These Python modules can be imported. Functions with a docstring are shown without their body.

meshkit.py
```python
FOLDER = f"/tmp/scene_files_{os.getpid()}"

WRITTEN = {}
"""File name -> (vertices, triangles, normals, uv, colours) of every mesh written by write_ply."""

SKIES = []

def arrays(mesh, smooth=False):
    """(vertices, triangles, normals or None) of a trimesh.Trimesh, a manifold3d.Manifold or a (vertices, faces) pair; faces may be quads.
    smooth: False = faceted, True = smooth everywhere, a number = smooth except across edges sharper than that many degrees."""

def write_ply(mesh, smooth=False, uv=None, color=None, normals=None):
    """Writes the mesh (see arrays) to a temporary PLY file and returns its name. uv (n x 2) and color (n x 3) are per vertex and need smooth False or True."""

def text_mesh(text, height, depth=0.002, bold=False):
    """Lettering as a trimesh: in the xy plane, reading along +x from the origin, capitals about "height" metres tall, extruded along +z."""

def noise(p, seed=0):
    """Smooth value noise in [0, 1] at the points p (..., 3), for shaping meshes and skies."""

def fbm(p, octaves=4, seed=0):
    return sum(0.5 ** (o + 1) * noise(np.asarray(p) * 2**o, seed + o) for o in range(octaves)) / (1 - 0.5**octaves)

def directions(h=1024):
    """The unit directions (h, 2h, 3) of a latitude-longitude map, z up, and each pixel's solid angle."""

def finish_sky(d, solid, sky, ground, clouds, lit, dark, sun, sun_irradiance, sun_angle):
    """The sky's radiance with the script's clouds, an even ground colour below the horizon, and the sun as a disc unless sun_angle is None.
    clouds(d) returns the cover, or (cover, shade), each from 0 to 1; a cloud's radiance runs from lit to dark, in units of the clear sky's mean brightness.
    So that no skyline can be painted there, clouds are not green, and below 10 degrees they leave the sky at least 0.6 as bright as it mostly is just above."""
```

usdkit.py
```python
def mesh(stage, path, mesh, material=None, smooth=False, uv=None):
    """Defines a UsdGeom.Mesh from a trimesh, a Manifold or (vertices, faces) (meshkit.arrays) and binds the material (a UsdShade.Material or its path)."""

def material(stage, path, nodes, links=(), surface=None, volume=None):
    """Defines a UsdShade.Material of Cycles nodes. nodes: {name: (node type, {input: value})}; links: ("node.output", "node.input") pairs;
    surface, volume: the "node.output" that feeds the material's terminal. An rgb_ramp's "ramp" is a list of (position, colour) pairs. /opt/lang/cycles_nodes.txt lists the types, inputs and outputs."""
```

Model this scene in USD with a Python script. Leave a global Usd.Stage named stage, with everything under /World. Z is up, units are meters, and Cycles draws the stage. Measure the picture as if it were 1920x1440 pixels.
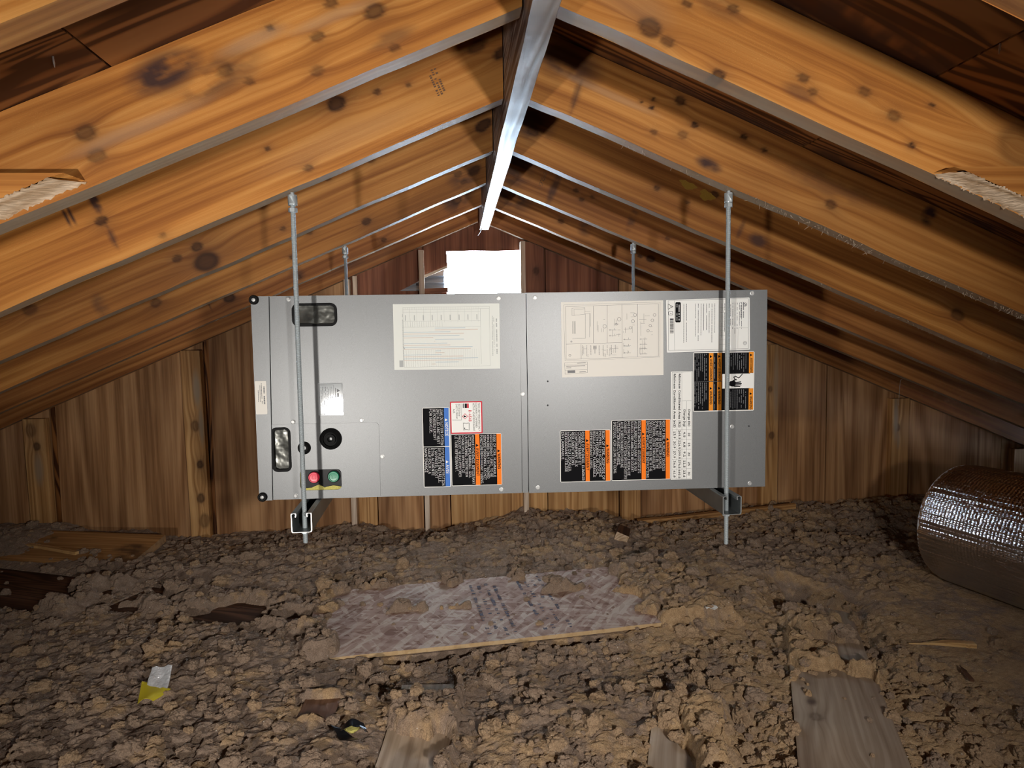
import math, random
import numpy as np
import trimesh, usdkit, meshkit
from shapely.geometry import Polygon, box as sbox, Point, LineString
from shapely import affinity
from shapely.ops import unary_union
from scipy.spatial import cKDTree
from pxr import Usd, UsdGeom, UsdLux, UsdShade, Gf, Sdf, Vt

random.seed(7)
RNG = np.random.default_rng(7)
stage = Usd.Stage.CreateInMemory()
UsdGeom.SetStageUpAxis(stage, "Z")
UsdGeom.Xform.Define(stage, "/World")
CZ = 1.06                      # eye height above the ceiling boards of the room below; all z below are given from eye height

# ------------------------------------------------------------------ camera, daylight, lamps
cam = UsdGeom.Camera.Define(stage, "/World/camera")
cam.CreateHorizontalApertureAttr(36.0)
cam.CreateVerticalApertureAttr(27.0)
cam.CreateFocalLengthAttr(36.0 * 1290.3 / 1920)
cam.CreateExposureAttr(0.0)
cam.CreateClippingRangeAttr(Gf.Vec2f(0.02, 1000))
R_, U_, F_ = (0.99537214, -0.09482701, -0.0155607), (0.02240446, 0.07153942, 0.99718612), (0.09344697, 0.99291991, -0.07333289)
cam.AddTransformOp().Set(Gf.Matrix4d(*R_, 0, *U_, 0, *(-x for x in F_), 0, 0, 0, CZ, 1))

dome = UsdLux.DomeLight.Define(stage, "/World/sky")
dome.CreateColorAttr(Gf.Vec3f(0.62, 0.80, 1.0))
dome.CreateIntensityAttr(9.0)


def lamp(name, pos, radius, intensity, color, aim=None, cone=60):
    l = UsdLux.SphereLight.Define(stage, "/World/" + name)
    l.CreateRadiusAttr(radius)
    l.CreateIntensityAttr(intensity)
    l.CreateColorAttr(Gf.Vec3f(*color))
    if aim is not None:
        sh = UsdLux.ShapingAPI.Apply(l.GetPrim())
        sh.CreateShapingConeAngleAttr(cone)
        sh.CreateShapingConeSoftnessAttr(1.0)
    d = np.array(aim if aim is not None else (0, 1, 0), float) - np.array(pos, float)
    z = -d / np.linalg.norm(d)                      # a lamp shines along its own -z
    x = np.cross((0, 0, 1.0), z)
    x /= np.linalg.norm(x)
    y = np.cross(z, x)
    l.AddTransformOp().Set(Gf.Matrix4d(*x, 0, *y, 0, *z, 0, pos[0], pos[1], pos[2] + CZ, 1))


LAMP_A, LAMP_B = 1330.0, 1180.0
lamp("work_lamp", (-0.727, -0.40, -0.380), 0.042, LAMP_A, (1.0, 0.955, 0.90), (0.05, 2.6, -0.08), 37)
lamp("hand_lamp", (0.445, -0.40, -0.008), 0.046, LAMP_B, (1.0, 0.955, 0.91), (0.15, 2.4, -0.34), 44)

# ------------------------------------------------------------------ materials
LOOKS = "/World/Looks"


def simple(name, color, rough=0.5, metal=0.0, spec=0.5, bump=None, coat=0.0, var=0.0, varscale=20.0):
    n = {"p": ("principled_bsdf", {"base_color": color, "roughness": rough, "metallic": metal, "specular_ior_level": spec, "coat_weight": coat})}
    l = []
    if bump:
        n["g"] = ("geometry", {})
        n["bn"] = ("noise_texture", {"scale": bump[0], "detail": 3.0})
        n["bu"] = ("bump", {"strength": bump[1], "distance": bump[2]})
        l += [("g.position", "bn.vector"), ("bn.fac", "bu.height"), ("bu.normal", "p.normal")]
    if var:
        n.setdefault("g", ("geometry", {}))
        n["vn"] = ("noise_texture", {"scale": varscale, "detail": 4.0})
        c = np.array(color)
        n["vr"] = ("rgb_ramp", {"ramp": [(0.3, tuple(c * (1 - var))), (0.7, tuple(np.minimum(c * (1 + var), 1)))]})
        l += [("g.position", "vn.vector"), ("vn.fac", "vr.fac"), ("vr.color", "p.base_color")]
    return usdkit.material(stage, f"{LOOKS}/{name}", n, l, surface="p.BSDF")


def wood(name, dark, mid, light, rings=13.0, ringscale=(0.7, 11, 11), fiber=(1.6, 75, 75), contrast=0.5, rough=0.55, edge=(0.34, 0.26, 0.18), bump=0.25, distort=0.5):
    """Sawn timber: the mesh attribute "rest" holds metres along, across and through the board; "paint" its knots, stains and weathered edges."""
    n = {
        "a": ("attribute", {"attribute": "rest"}),
        "q": ("attribute", {"attribute": "paint"}),
        "qs": ("separate_color", {}),
        "m1": ("mapping", {"scale": fiber}),
        "n1": ("noise_texture", {"scale": 1.0, "detail": 4.0, "roughness": 0.62}),
        "m2": ("mapping", {"scale": ringscale}),
        "n2": ("noise_texture", {"scale": 1.0, "detail": 1.5, "roughness": 0.45, "distortion": distort}),
        "k": ("math", {"math_type": "multiply", "value2": rings * 6.28}),
        "s": ("math", {"math_type": "sine"}),
        "s2": ("math", {"math_type": "multiply_add", "value2": 0.5 * contrast, "value3": 0.5 * contrast}),
        "f": ("math", {"math_type": "multiply_add", "value2": 1.0 - contrast}),
        "r": ("rgb_ramp", {"ramp": [(0.30, dark), (0.49, mid), (0.68, light)]}),
        "m3": ("mapping", {"scale": (1.3, 6, 6)}),
        "n3": ("noise_texture", {"scale": 1.0, "detail": 3.0}),
        "r3": ("rgb_ramp", {"ramp": [(0.3, (0.62, 0.56, 0.52)), (0.5, (0.95, 0.93, 0.9)), (0.72, (1.22, 1.2, 1.15))]}),
        "x3": ("mix", {"mix_type": "multiply", "fac": 1.0}),
        "xs": ("mix", {"mix_type": "mix", "color2": (0.055, 0.026, 0.020)}),
        "xk": ("mix", {"mix_type": "mix", "color2": (0.045, 0.017, 0.007)}),
        "xe": ("mix", {"mix_type": "mix", "color2": edge}),
        "p": ("principled_bsdf", {"roughness": rough, "specular_ior_level": 0.22}),
        "b": ("bump", {"strength": bump, "distance": 0.002}),
    }
    l = [("a.vector", "m1.vector"), ("m1.vector", "n1.vector"), ("a.vector", "m2.vector"), ("m2.vector", "n2.vector"), ("n2.fac", "k.value1"), ("k.value", "s.value1"), ("s.value", "s2.value1"),
         ("n1.fac", "f.value1"), ("s2.value", "f.value3"), ("f.value", "r.fac"), ("a.vector", "m3.vector"), ("m3.vector", "n3.vector"), ("n3.fac", "r3.fac"), ("r.color", "x3.color1"), ("r3.color", "x3.color2"),
         ("q.color", "qs.color"), ("qs.g", "xs.fac"), ("x3.color", "xs.color1"), ("xs.color", "xk.color1"), ("qs.r", "xk.fac"), ("xk.color", "xe.color1"), ("qs.b", "xe.fac"),
         ("xe.color", "p.base_color"), ("f.value", "b.height"), ("b.normal", "p.normal")]
    return usdkit.material(stage, f"{LOOKS}/{name}", n, l, surface="p.BSDF")


M = {}
LONG = dict(ringscale=(0.30, 9, 9), fiber=(1.1, 85, 85), distort=0.35)
M["rafter_a"] = wood("rafter_amber", (0.29, 0.100, 0.020), (0.46, 0.185, 0.040), (0.59, 0.275, 0.072), contrast=0.20, **LONG)
M["rafter_b"] = wood("rafter_honey", (0.25, 0.090, 0.020), (0.385, 0.158, 0.037), (0.51, 0.24, 0.066), rings=7.0, contrast=0.18, **LONG)
M["rafter_c"] = wood("rafter_brown", (0.215, 0.074, 0.019), (0.335, 0.132, 0.036), (0.46, 0.20, 0.060), rings=9.0, contrast=0.22, **LONG)
M["ridge"] = wood("ridge_wood", (0.10, 0.065, 0.05), (0.20, 0.15, 0.125), (0.29, 0.24, 0.21), rough=0.38)
M["deck"] = wood("deck_plywood", (0.085, 0.028, 0.007), (0.25, 0.092, 0.022), (0.34, 0.14, 0.04), rings=11.0, ringscale=(0.9, 6, 6), fiber=(3, 60, 60), contrast=0.62, distort=1.4, rough=0.6)
M["ply"] = wood("wall_plywood", (0.24, 0.115, 0.046), (0.39, 0.205, 0.092), (0.52, 0.30, 0.145), rings=9.0, ringscale=(0.28, 5, 5), fiber=(2, 80, 80), contrast=0.25, distort=0.7, rough=0.6)
M["ply2"] = wood("wall_plywood_red_dim", (0.15, 0.052, 0.028), (0.24, 0.093, 0.05), (0.32, 0.135, 0.075), rings=8.0, ringscale=(0.3, 6, 6), fiber=(2, 80, 80), contrast=0.22, rough=0.6)  # reddish plywood with the shade behind the cabinet mixed into its colour
M["stud"] = wood("stud_wood", (0.31, 0.15, 0.05), (0.48, 0.26, 0.10), (0.63, 0.38, 0.165), contrast=0.18, **LONG)
M["pale"] = wood("pale_lath_wood", (0.36, 0.24, 0.14), (0.50, 0.365, 0.245), (0.62, 0.48, 0.345), contrast=0.3)
M["greyboard"] = wood("weathered_plank_wood", (0.32, 0.235, 0.165), (0.43, 0.33, 0.24), (0.52, 0.415, 0.315), rings=8, contrast=0.16, ringscale=(0.5, 9, 9), fiber=(1.5, 80, 80), rough=0.75)
M["darkboard"] = wood("dark_plank_wood", (0.05, 0.022, 0.012), (0.085, 0.038, 0.02), (0.14, 0.065, 0.034), contrast=0.4, rough=0.7)
M["chip"] = wood("fresh_split_wood", (0.50, 0.28, 0.11), (0.64, 0.40, 0.17), (0.75, 0.52, 0.26), contrast=0.3)

# oriented strand board: long flakes at random angles
def osb_mat():
    n = {"a": ("attribute", {"attribute": "rest"}), "q": ("attribute", {"attribute": "paint"}), "qs": ("separate_color", {}),
         "p": ("principled_bsdf", {"roughness": 0.7, "specular_ior_level": 0.3}), "b": ("bump", {"strength": 0.5, "distance": 0.0015})}
    l = []
    prev = None
    for i, (ang, sc) in enumerate(((0.35, 1.0), (1.25, 1.15), (-0.75, 0.9), (2.2, 1.05))):
        n[f"m{i}"] = ("mapping", {"rotation": (0, 0, ang), "mapping_type": "texture", "scale": (1 / (15 * sc), 1 / (75 * sc), 1 / 40), "location": (i * 3.1, i * 1.7, 0)})
        n[f"v{i}"] = ("voronoi_texture", {"scale": 1.0, "randomness": 1.0, "feature": "f1"})
        n[f"sv{i}"] = ("separate_color", {})
        l += [("a.vector", f"m{i}.vector"), (f"m{i}.vector", f"v{i}.vector"), (f"v{i}.color", f"sv{i}.color")]
    n["mx"] = ("math", {"math_type": "maximum"})
    n["mx2"] = ("math", {"math_type": "maximum"})
    n["mx3"] = ("math", {"math_type": "multiply_add", "value2": 0.5})
    l += [("sv0.r", "mx.value1"), ("sv1.r", "mx.value2"), ("sv2.r", "mx2.value1"), ("mx.value", "mx2.value2"), ("sv3.r", "mx3.value1"), ("mx2.value", "mx3.value3")]
    n["nz"] = ("noise_texture", {"scale": 5.0, "detail": 3.0})
    n["ad"] = ("math", {"math_type": "add"})
    n["ra"] = ("rgb_ramp", {"ramp": [(0.8, (0.135, 0.072, 0.05)), (1.4 / 2.1, (0.20, 0.125, 0.09)), (0.82, (0.27, 0.185, 0.145)), (0.95, (0.40, 0.31, 0.25))]})
    n["ra"] = ("rgb_ramp", {"ramp": [(0.45, (0.24, 0.125, 0.085)), (0.62, (0.37, 0.225, 0.165)), (0.78, (0.48, 0.325, 0.245)), (0.93, (0.62, 0.485, 0.385))]})
    n["sc"] = ("math", {"math_type": "multiply", "value2": 0.5})
    n["xk"] = ("mix", {"color2": (0.03, 0.03, 0.05)})
    n["xe"] = ("mix", {"color2": (0.50, 0.34, 0.16)})
    l += [("a.vector", "nz.vector"), ("nz.fac", "ad.value1"), ("mx3.value", "ad.value2"), ("ad.value", "sc.value1"), ("sc.value", "ra.fac"), ("ra.color", "xk.color1"), ("q.color", "qs.color"), ("qs.r", "xk.fac"),
          ("xk.color", "xe.color1"), ("qs.b", "xe.fac"), ("xe.color", "p.base_color"), ("mx3.value", "b.height"), ("b.normal", "p.normal")]
    return usdkit.material(stage, f"{LOOKS}/strand_board", n, l, surface="p.BSDF")


M["osb"] = osb_mat()


def fluff_mat(name, byattr):
    n = {"g": ("geometry", {}), "q": ("attribute", {"attribute": "tint"}), "qs": ("separate_color", {}), "oi": ("object_info", {}),
         "n1": ("noise_texture", {"scale": 55.0, "detail": 5.0, "roughness": 0.65}), "n2": ("noise_texture", {"scale": 420.0, "detail": 2.0}),
         "v": ("voronoi_texture", {"scale": 75.0}), "vl": ("math", {"math_type": "less_than", "value2": 0.10}), "vs": ("separate_color", {}), "vg": ("math", {"math_type": "greater_than", "value2": 0.83}), "vm": ("math", {"math_type": "multiply"}),
         "tan": ("rgb_ramp", {"ramp": [(0.3, (0.33, 0.213, 0.115)), (0.55, (0.42, 0.282, 0.156)), (0.75, (0.51, 0.36, 0.208))]}),
         "gry": ("rgb_ramp", {"ramp": [(0.3, (0.22, 0.157, 0.117)), (0.55, (0.27, 0.198, 0.150)), (0.75, (0.32, 0.24, 0.184))]}),
         "mx": ("mix", {}), "sp": ("mix", {"color2": (0.62, 0.56, 0.48)}), "fine": ("rgb_ramp", {"ramp": [(0.3, (0.72, 0.72, 0.72)), (0.7, (1.2, 1.2, 1.2))]}), "fm": ("mix", {"mix_type": "multiply", "fac": 1.0}),
         "p": ("principled_bsdf", {"roughness": 0.95, "specular_ior_level": 0.08, "diffuse_roughness": 0.5}),
         "ba": ("math", {"math_type": "multiply_add", "value2": 0.4}), "v2": ("voronoi_texture", {"scale": 130.0}), "v3": ("voronoi_texture", {"scale": 260.0}), "vb": ("math", {"math_type": "multiply_add", "value2": -0.55}), "vc": ("math", {"math_type": "multiply_add", "value2": -0.3}), "b": ("bump", {"strength": 0.6, "distance": 0.005})}
    l = [("g.position", "n1.vector"), ("g.position", "n2.vector"), ("g.position", "v.vector"), ("v.distance", "vl.value1"), ("v.color", "vs.color"), ("vs.r", "vg.value1"), ("vl.value", "vm.value1"), ("vg.value", "vm.value2"),
         ("n1.fac", "tan.fac"), ("n1.fac", "gry.fac"), ("gry.color", "mx.color1"), ("tan.color", "mx.color2"), ("mx.color", "fm.color1"), ("n2.fac", "fine.fac"), ("fine.color", "fm.color2"), ("fm.color", "sp.color1"), ("vm.value", "sp.fac"), ("sp.color", "p.base_color"),
         ("n2.fac", "ba.value1"), ("n1.fac", "ba.value3"), ("g.position", "v2.vector"), ("g.position", "v3.vector"), ("v2.distance", "vb.value1"), ("ba.value", "vb.value3"), ("v3.distance", "vc.value1"), ("vb.value", "vc.value3"), ("vc.value", "b.height"), ("b.normal", "p.normal")]
    if byattr:
        l += [("q.color", "qs.color"), ("qs.r", "mx.fac")]
    else:
        n["mx"] = ("mix", {"fac": 0.62 if name.endswith("tan") else 0.18})
    return usdkit.material(stage, f"{LOOKS}/{name}", n, l, surface="p.BSDF")


M["fluff"] = fluff_mat("cellulose", True)
M["clump_tan"] = fluff_mat("clump_tan", False)
M["clump_grey"] = fluff_mat("clump_grey", False)


def sheet_steel(name, col, rough):
    n = {"g": ("geometry", {}), "v": ("noise_texture", {"scale": 900.0, "detail": 2.0}), "r": ("rgb_ramp", {"ramp": [(0.3, tuple(np.array(col) * 0.86)), (0.7, tuple(np.array(col) * 1.14))]}),
         "p": ("principled_bsdf", {"roughness": rough, "metallic": 0.30, "specular_ior_level": 0.7}), "b": ("bump", {"strength": 0.22, "distance": 0.0005})}
    l = [("g.position", "v.vector"), ("v.fac", "r.fac"), ("r.color", "p.base_color"), ("v.fac", "b.height"), ("b.normal", "p.normal")]
    return usdkit.material(stage, f"{LOOKS}/{name}", n, l, surface="p.BSDF")


M["cabinet"] = sheet_steel("cabinet_paint", (0.170, 0.175, 0.176), 0.40)
M["zinc"] = simple("zinc_plate", (0.50, 0.55, 0.57), 0.36, 0.5, bump=(300, 0.1, 0.001))
M["zinc_cut"] = simple("zinc_cut_edge", (0.78, 0.74, 0.70), 0.4, 0.4)
M["strut"] = simple("strut_zinc", (0.17, 0.185, 0.185), 0.38, 0.6, bump=(60, 0.1, 0.002), var=0.25, varscale=14)
M["screw"] = simple("screw_zinc", (0.45, 0.45, 0.44), 0.42, 0.4)
M["strut_edge"] = simple("strut_edge_zinc", (0.24, 0.25, 0.245), 0.4, 0.5)
M["lathpale"] = wood("bleached_lath_wood", (0.50, 0.38, 0.28), (0.68, 0.55, 0.43), (0.78, 0.66, 0.54), contrast=0.2)
M["rubber"] = simple("black_rubber", (0.006, 0.006, 0.006), 0.55, spec=0.10)
M["plug"] = simple("dark_plastic", (0.008, 0.008, 0.008), 0.35, spec=0.15)
M["film"] = simple("grey_film", (0.16, 0.16, 0.145), 0.15, metal=0.75, bump=(16, 0.35, 0.012), var=0.7, varscale=24)
M["white"] = simple("paper_white", (0.74, 0.735, 0.70), 0.5)
M["sheet"] = simple("printed_sheet", (0.62, 0.63, 0.58), 0.45)
M["cream"] = simple("paper_cream", (0.68, 0.645, 0.58), 0.55)
M["gloss"] = simple("clear_label", (0.36, 0.38, 0.385), 0.06, spec=0.6)
M["edge_white"] = simple("label_edge", (0.70, 0.68, 0.64), 0.5)
M["ink"] = simple("black_ink", (0.005, 0.005, 0.006), 0.7, spec=0.06)
M["inkgrey"] = simple("grey_ink", (0.16, 0.16, 0.165), 0.6)
M["inkpale"] = simple("pale_ink", (0.36, 0.37, 0.36), 0.6)
M["inkpink"] = simple("pale_red_ink", (0.58, 0.49, 0.43), 0.6)
M["inkblue"] = simple("pale_blue_ink", (0.44, 0.50, 0.53), 0.6)
M["print"] = simple("white_print", (0.55, 0.54, 0.54), 0.6)
M["orange"] = simple("orange_ink", (0.86, 0.19, 0.008), 0.6, spec=0.2)
M["amber"] = simple("amber_ink", (0.74, 0.25, 0.015), 0.6, spec=0.2)
M["blue"] = simple("blue_ink", (0.055, 0.17, 0.52), 0.6, spec=0.2)
M["red"] = simple("red_ink", (0.56, 0.035, 0.055), 0.6, spec=0.2)
M["redcap"] = simple("red_cap", (0.68, 0.03, 0.07), 0.28)
M["greencap"] = simple("green_cap", (0.01, 0.22, 0.11), 0.28)
M["yellow"] = simple("yellow_fibre", (0.52, 0.47, 0.13), 0.9, bump=(90, 0.9, 0.01))
M["yellowtape"] = simple("yellow_tape", (0.58, 0.47, 0.03), 0.4)
M["foilscrap"] = simple("foil_scrap_metal", (0.72, 0.73, 0.75), 0.3, 0.45, bump=(60, 0.8, 0.008))
M["blackfilm"] = simple("black_film", (0.008, 0.008, 0.009), 0.25)
M["board_grey"] = simple("room_ceiling_board", (0.30, 0.27, 0.24), 0.8)
M["louver"] = simple("louver_grey", (0.20, 0.215, 0.24), 0.5)
M["paperboard"] = wood("brown_paperboard", (0.12, 0.06, 0.035), (0.17, 0.09, 0.055), (0.22, 0.125, 0.08), contrast=0.15)
M["nail"] = simple("nail_steel", (0.55, 0.52, 0.48), 0.35, 0.8)
M["web"] = simple("dusty_thread", (0.34, 0.30, 0.26), 0.8)


def foil_mat():
    n = {"a": ("attribute", {"attribute": "rest"}), "m": ("mapping", {"scale": (90, 150, 1)}), "v": ("voronoi_texture", {"scale": 1.0, "randomness": 0.35}),
         "m2": ("mapping", {"scale": (2.2, 95, 1)}), "n2": ("noise_texture", {"scale": 1.0, "detail": 4.0}), "ad": ("math", {"math_type": "multiply_add", "value2": 0.6}),
         "p": ("principled_bsdf", {"base_color": (0.72, 0.70, 0.70), "metallic": 1.0, "roughness": 0.21}), "b": ("bump", {"strength": 0.6, "distance": 0.004})}
    l = [("a.vector", "m.vector"), ("m.vector", "v.vector"), ("a.vector", "m2.vector"), ("m2.vector", "n2.vector"), ("v.distance", "ad.value1"), ("n2.fac", "ad.value3"), ("ad.value", "b.height"), ("b.normal", "p.normal")]
    return usdkit.material(stage, f"{LOOKS}/foil", n, l, surface="p.BSDF")


M["foil"] = foil_mat()

# ------------------------------------------------------------------ scene helpers
USED, BASE = {}, {}


def numbered(parent, name):
    k = USED.get((parent, name), 0)
    USED[(parent, name)] = k + 1
    return name if k == 0 else f"{name}_{k:03d}"


def tag(prim, label=None, cat=None, group=None, kind=None):
    for k, v in (("label", label), ("category", cat), ("group", group), ("kind", kind)):
        if v:
            prim.SetCustomDataByKey(k, v)


def thing(name, label, cat, base, group=None, kind=None):
    path = "/World/" + numbered("/World", name)
    x = UsdGeom.Xform.Define(stage, path)
    b = np.array([base[0], base[1], base[2] + CZ], float)
    x.AddTranslateOp().Set(Gf.Vec3d(*b))
    BASE[path] = b
    tag(x.GetPrim(), label, cat, group, kind)
    return path


def obj(name, mesh, mat, parent=None, smooth=False, label=None, cat=None, group=None, kind=None, attrs=None):
    """One Mesh prim from a mesh in eye-height coordinates."""
    root = parent or "/World"
    path = f"{root}/{numbered(root, name)}"
    if isinstance(mesh, (list,)):
        mesh = trimesh.util.concatenate(mesh)
    v = np.array(mesh.vertices, float) + [0, 0, CZ]
    if parent is None:
        b = np.array([*(v.min(0)[:2] + v.max(0)[:2]) / 2, v[:, 2].min()])
    else:
        b = BASE["/".join(parent.split("/")[:3])]
    m = trimesh.Trimesh(v - b, mesh.faces, process=False)
    g = usdkit.mesh(stage, path, m, M[mat] if isinstance(mat, str) else mat, smooth=smooth)
    if parent is None:
        g.AddTranslateOp().Set(Gf.Vec3d(*b))
        BASE[path] = b
    for k, a in (attrs or {}).items():
        UsdGeom.PrimvarsAPI(g).CreatePrimvar(k, Sdf.ValueTypeNames.Color3fArray if k != "rest" else Sdf.ValueTypeNames.Vector3fArray, "vertex").Set(Vt.Vec3fArray.FromNumpy(np.asarray(a, np.float32)))
    tag(g.GetPrim(), label, cat, group, kind)
    return path


def frame(o, ex, ey):
    ex = np.array(ex, float) / np.linalg.norm(ex)
    ey = np.array(ey, float)
    ey = ey - ex * (ex @ ey)
    ey /= np.linalg.norm(ey)
    return np.array(o, float), ex, ey, np.cross(ex, ey)


def place(p, fr):
    o, ex, ey, ez = fr
    return o + p[:, :1] * ex + p[:, 1:2] * ey + p[:, 2:3] * ez


def grid_box(L, W, T, nx, ny, nz=1):
    """A box [0,L]x[0,W]x[0,T] of unshared faces, subdivided. Returns vertices, triangles, face id (0 bottom,1 top,2 y0,3 y1,4 x0,5 x1)."""
    V, F, I = [], [], []

    def face(na, nb, f, fid, flip):
        a, b = np.meshgrid(np.linspace(0, 1, na + 1), np.linspace(0, 1, nb + 1), indexing="ij")
        v = f(a.ravel(), b.ravel())
        i = np.arange((na + 1) * (nb + 1)).reshape(na + 1, nb + 1)
        q = np.stack([i[:-1, :-1], i[1:, :-1], i[1:, 1:], i[:-1, 1:]], -1).reshape(-1, 4)
        t = np.vstack([q[:, [0, 1, 2]], q[:, [0, 2, 3]]])
        if flip:
            t = t[:, ::-1]
        F.append(t + sum(len(x) for x in V))
        V.append(v)
        I.append(np.full(len(v), fid))

    z = lambda a, c: np.full_like(a, c)
    face(nx, ny, lambda a, b: np.stack([a * L, b * W, z(a, 0)], 1), 0, True)
    face(max(1, nx // 12), max(1, ny // 6), lambda a, b: np.stack([a * L, b * W, z(a, T)], 1), 1, False)
    face(nx, nz, lambda a, b: np.stack([a * L, z(a, 0), b * T], 1), 2, False)
    face(nx, nz, lambda a, b: np.stack([a * L, z(a, W), b * T], 1), 3, True)
    face(ny, nz, lambda a, b: np.stack([z(a, 0), a * W, b * T], 1), 4, True)
    face(ny, nz, lambda a, b: np.stack([z(a, L), a * W, b * T], 1), 5, False)
    return np.vstack(V), np.vstack(F), np.concatenate(I)


def timber(L, W, T, fr, nx=8, ny=2, knots=(), stains=(), pales=(), edge_faces=(), wav=0.0008, seed=0, edgev=0.75, bend=0.0, clip=None):
    """A board along its own x. Returns the mesh and its attributes. knots: (s, t, radius, darkness); stains: (s, t, half length, half width, strength)."""
    V, F, I = grid_box(L, W, T, nx, ny)
    off = np.array([seed * 3.17 % 11, seed * 1.37 % 5, seed * 0.73 % 3])
    s, t = V[:, 0], V[:, 1]
    rest = V.copy()
    paint = np.zeros_like(V)
    for k in knots:
        ks, kt, r, dk = k
        dx, dy = (s - ks) / 1.35, t - kt
        d = np.hypot(dx, dy)
        g = np.exp(-(d / (2.6 * r)) ** 2)
        rest[:, 1] += np.where(dy >= 0, 1, -1) * g * r * 0.9 * (1 - np.exp(-(d / r) ** 2))
        wob = 0.25 * (meshkit.noise(np.stack([np.arctan2(dy, dx) * 1.3 + 5 + ks * 40, d / r, d * 0], 1)) - 0.5)
        core = 1 / (1 + np.exp((d / r - 1.0 + wob) * 9))
        ring = np.exp(-((d / r - 1.0 + wob) / 0.28) ** 2)
        paint[:, 0] = np.maximum(paint[:, 0], np.clip(dk * (0.85 * core + 0.45 * ring), 0, 1))
        paint[:, 1] = np.maximum(paint[:, 1], 0.35 * dk * g)
    for st in stains:
        a, b, ra, rb, k = st
        d = np.hypot((s - a) / ra, (t - b) / rb)
        nz = meshkit.fbm(np.stack([s * 26, t * 55, 0 * s + a * 9], 1), 4)
        paint[:, 1] = np.maximum(paint[:, 1], np.clip(k * np.clip((1.25 - d) * 1.4, 0, 1) * np.clip((nz - 0.30) * 4.5, 0, 1), 0, 1))
    for st in pales:
        a, b, ra, rb, k = st
        d = np.hypot((s - a) / ra, (t - b) / rb)
        paint[:, 2] = np.maximum(paint[:, 2], np.clip(k * (1.1 - d) * 1.6, 0, k))
    for e in edge_faces:
        nz = meshkit.fbm(np.stack([s * 7, V[:, 2] * 40, t * 40 + seed], 1), 3)
        paint[:, 2] = np.where(I == e, np.clip(edgev * (0.55 + 0.9 * nz), 0, 1), paint[:, 2])
    W_ = V.copy()
    if wav:
        w = (meshkit.fbm(np.stack([s * 5.3 + seed * 7, 0 * s, 0 * s], 1), 3) - 0.5) * 2
        W_[:, 1] += wav * 1.5 * w * np.where(t < W / 2, 1, -0.7)
        W_[:, 2] += wav * (meshkit.fbm(np.stack([s * 3.1 + seed * 5, 0 * s, 0 * s + 9], 1), 2) - 0.5) * 2
    if bend:
        W_[:, 2] += bend * 4 * (s / L) * (1 - s / L)
    m = trimesh.Trimesh(place(W_, fr), F, process=False)
    return m, {"rest": rest + off, "paint": paint}


def chamfer(lo, hi, c=0.002):
    lo, hi = np.array(lo, float), np.array(hi, float)
    c = min(c, 0.45 * (hi - lo).min())
    pts = []
    for sx in (0, 1):
        for sy in (0, 1):
            for sz in (0, 1):
                p = np.where([sx, sy, sz], hi, lo)
                sg = np.where([sx, sy, sz], -1, 1)
                for a in range(3):
                    q = p.copy()
                    for b in range(3):
                        if b != a:
                            q[b] += sg[b] * c
                    pts.append(q)
    return trimesh.convex.convex_hull(np.array(pts))


def moved(mesh, fr):
    m = mesh.copy()
    m.vertices = place(np.array(m.vertices), fr)
    return m


def extr(poly, d):
    parts = [g for g in getattr(poly, "geoms", [poly]) if not g.is_empty and g.area > 1e-9]
    return trimesh.util.concatenate([trimesh.creation.extrude_polygon(g, d, engine="earcut") for g in parts])


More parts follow.
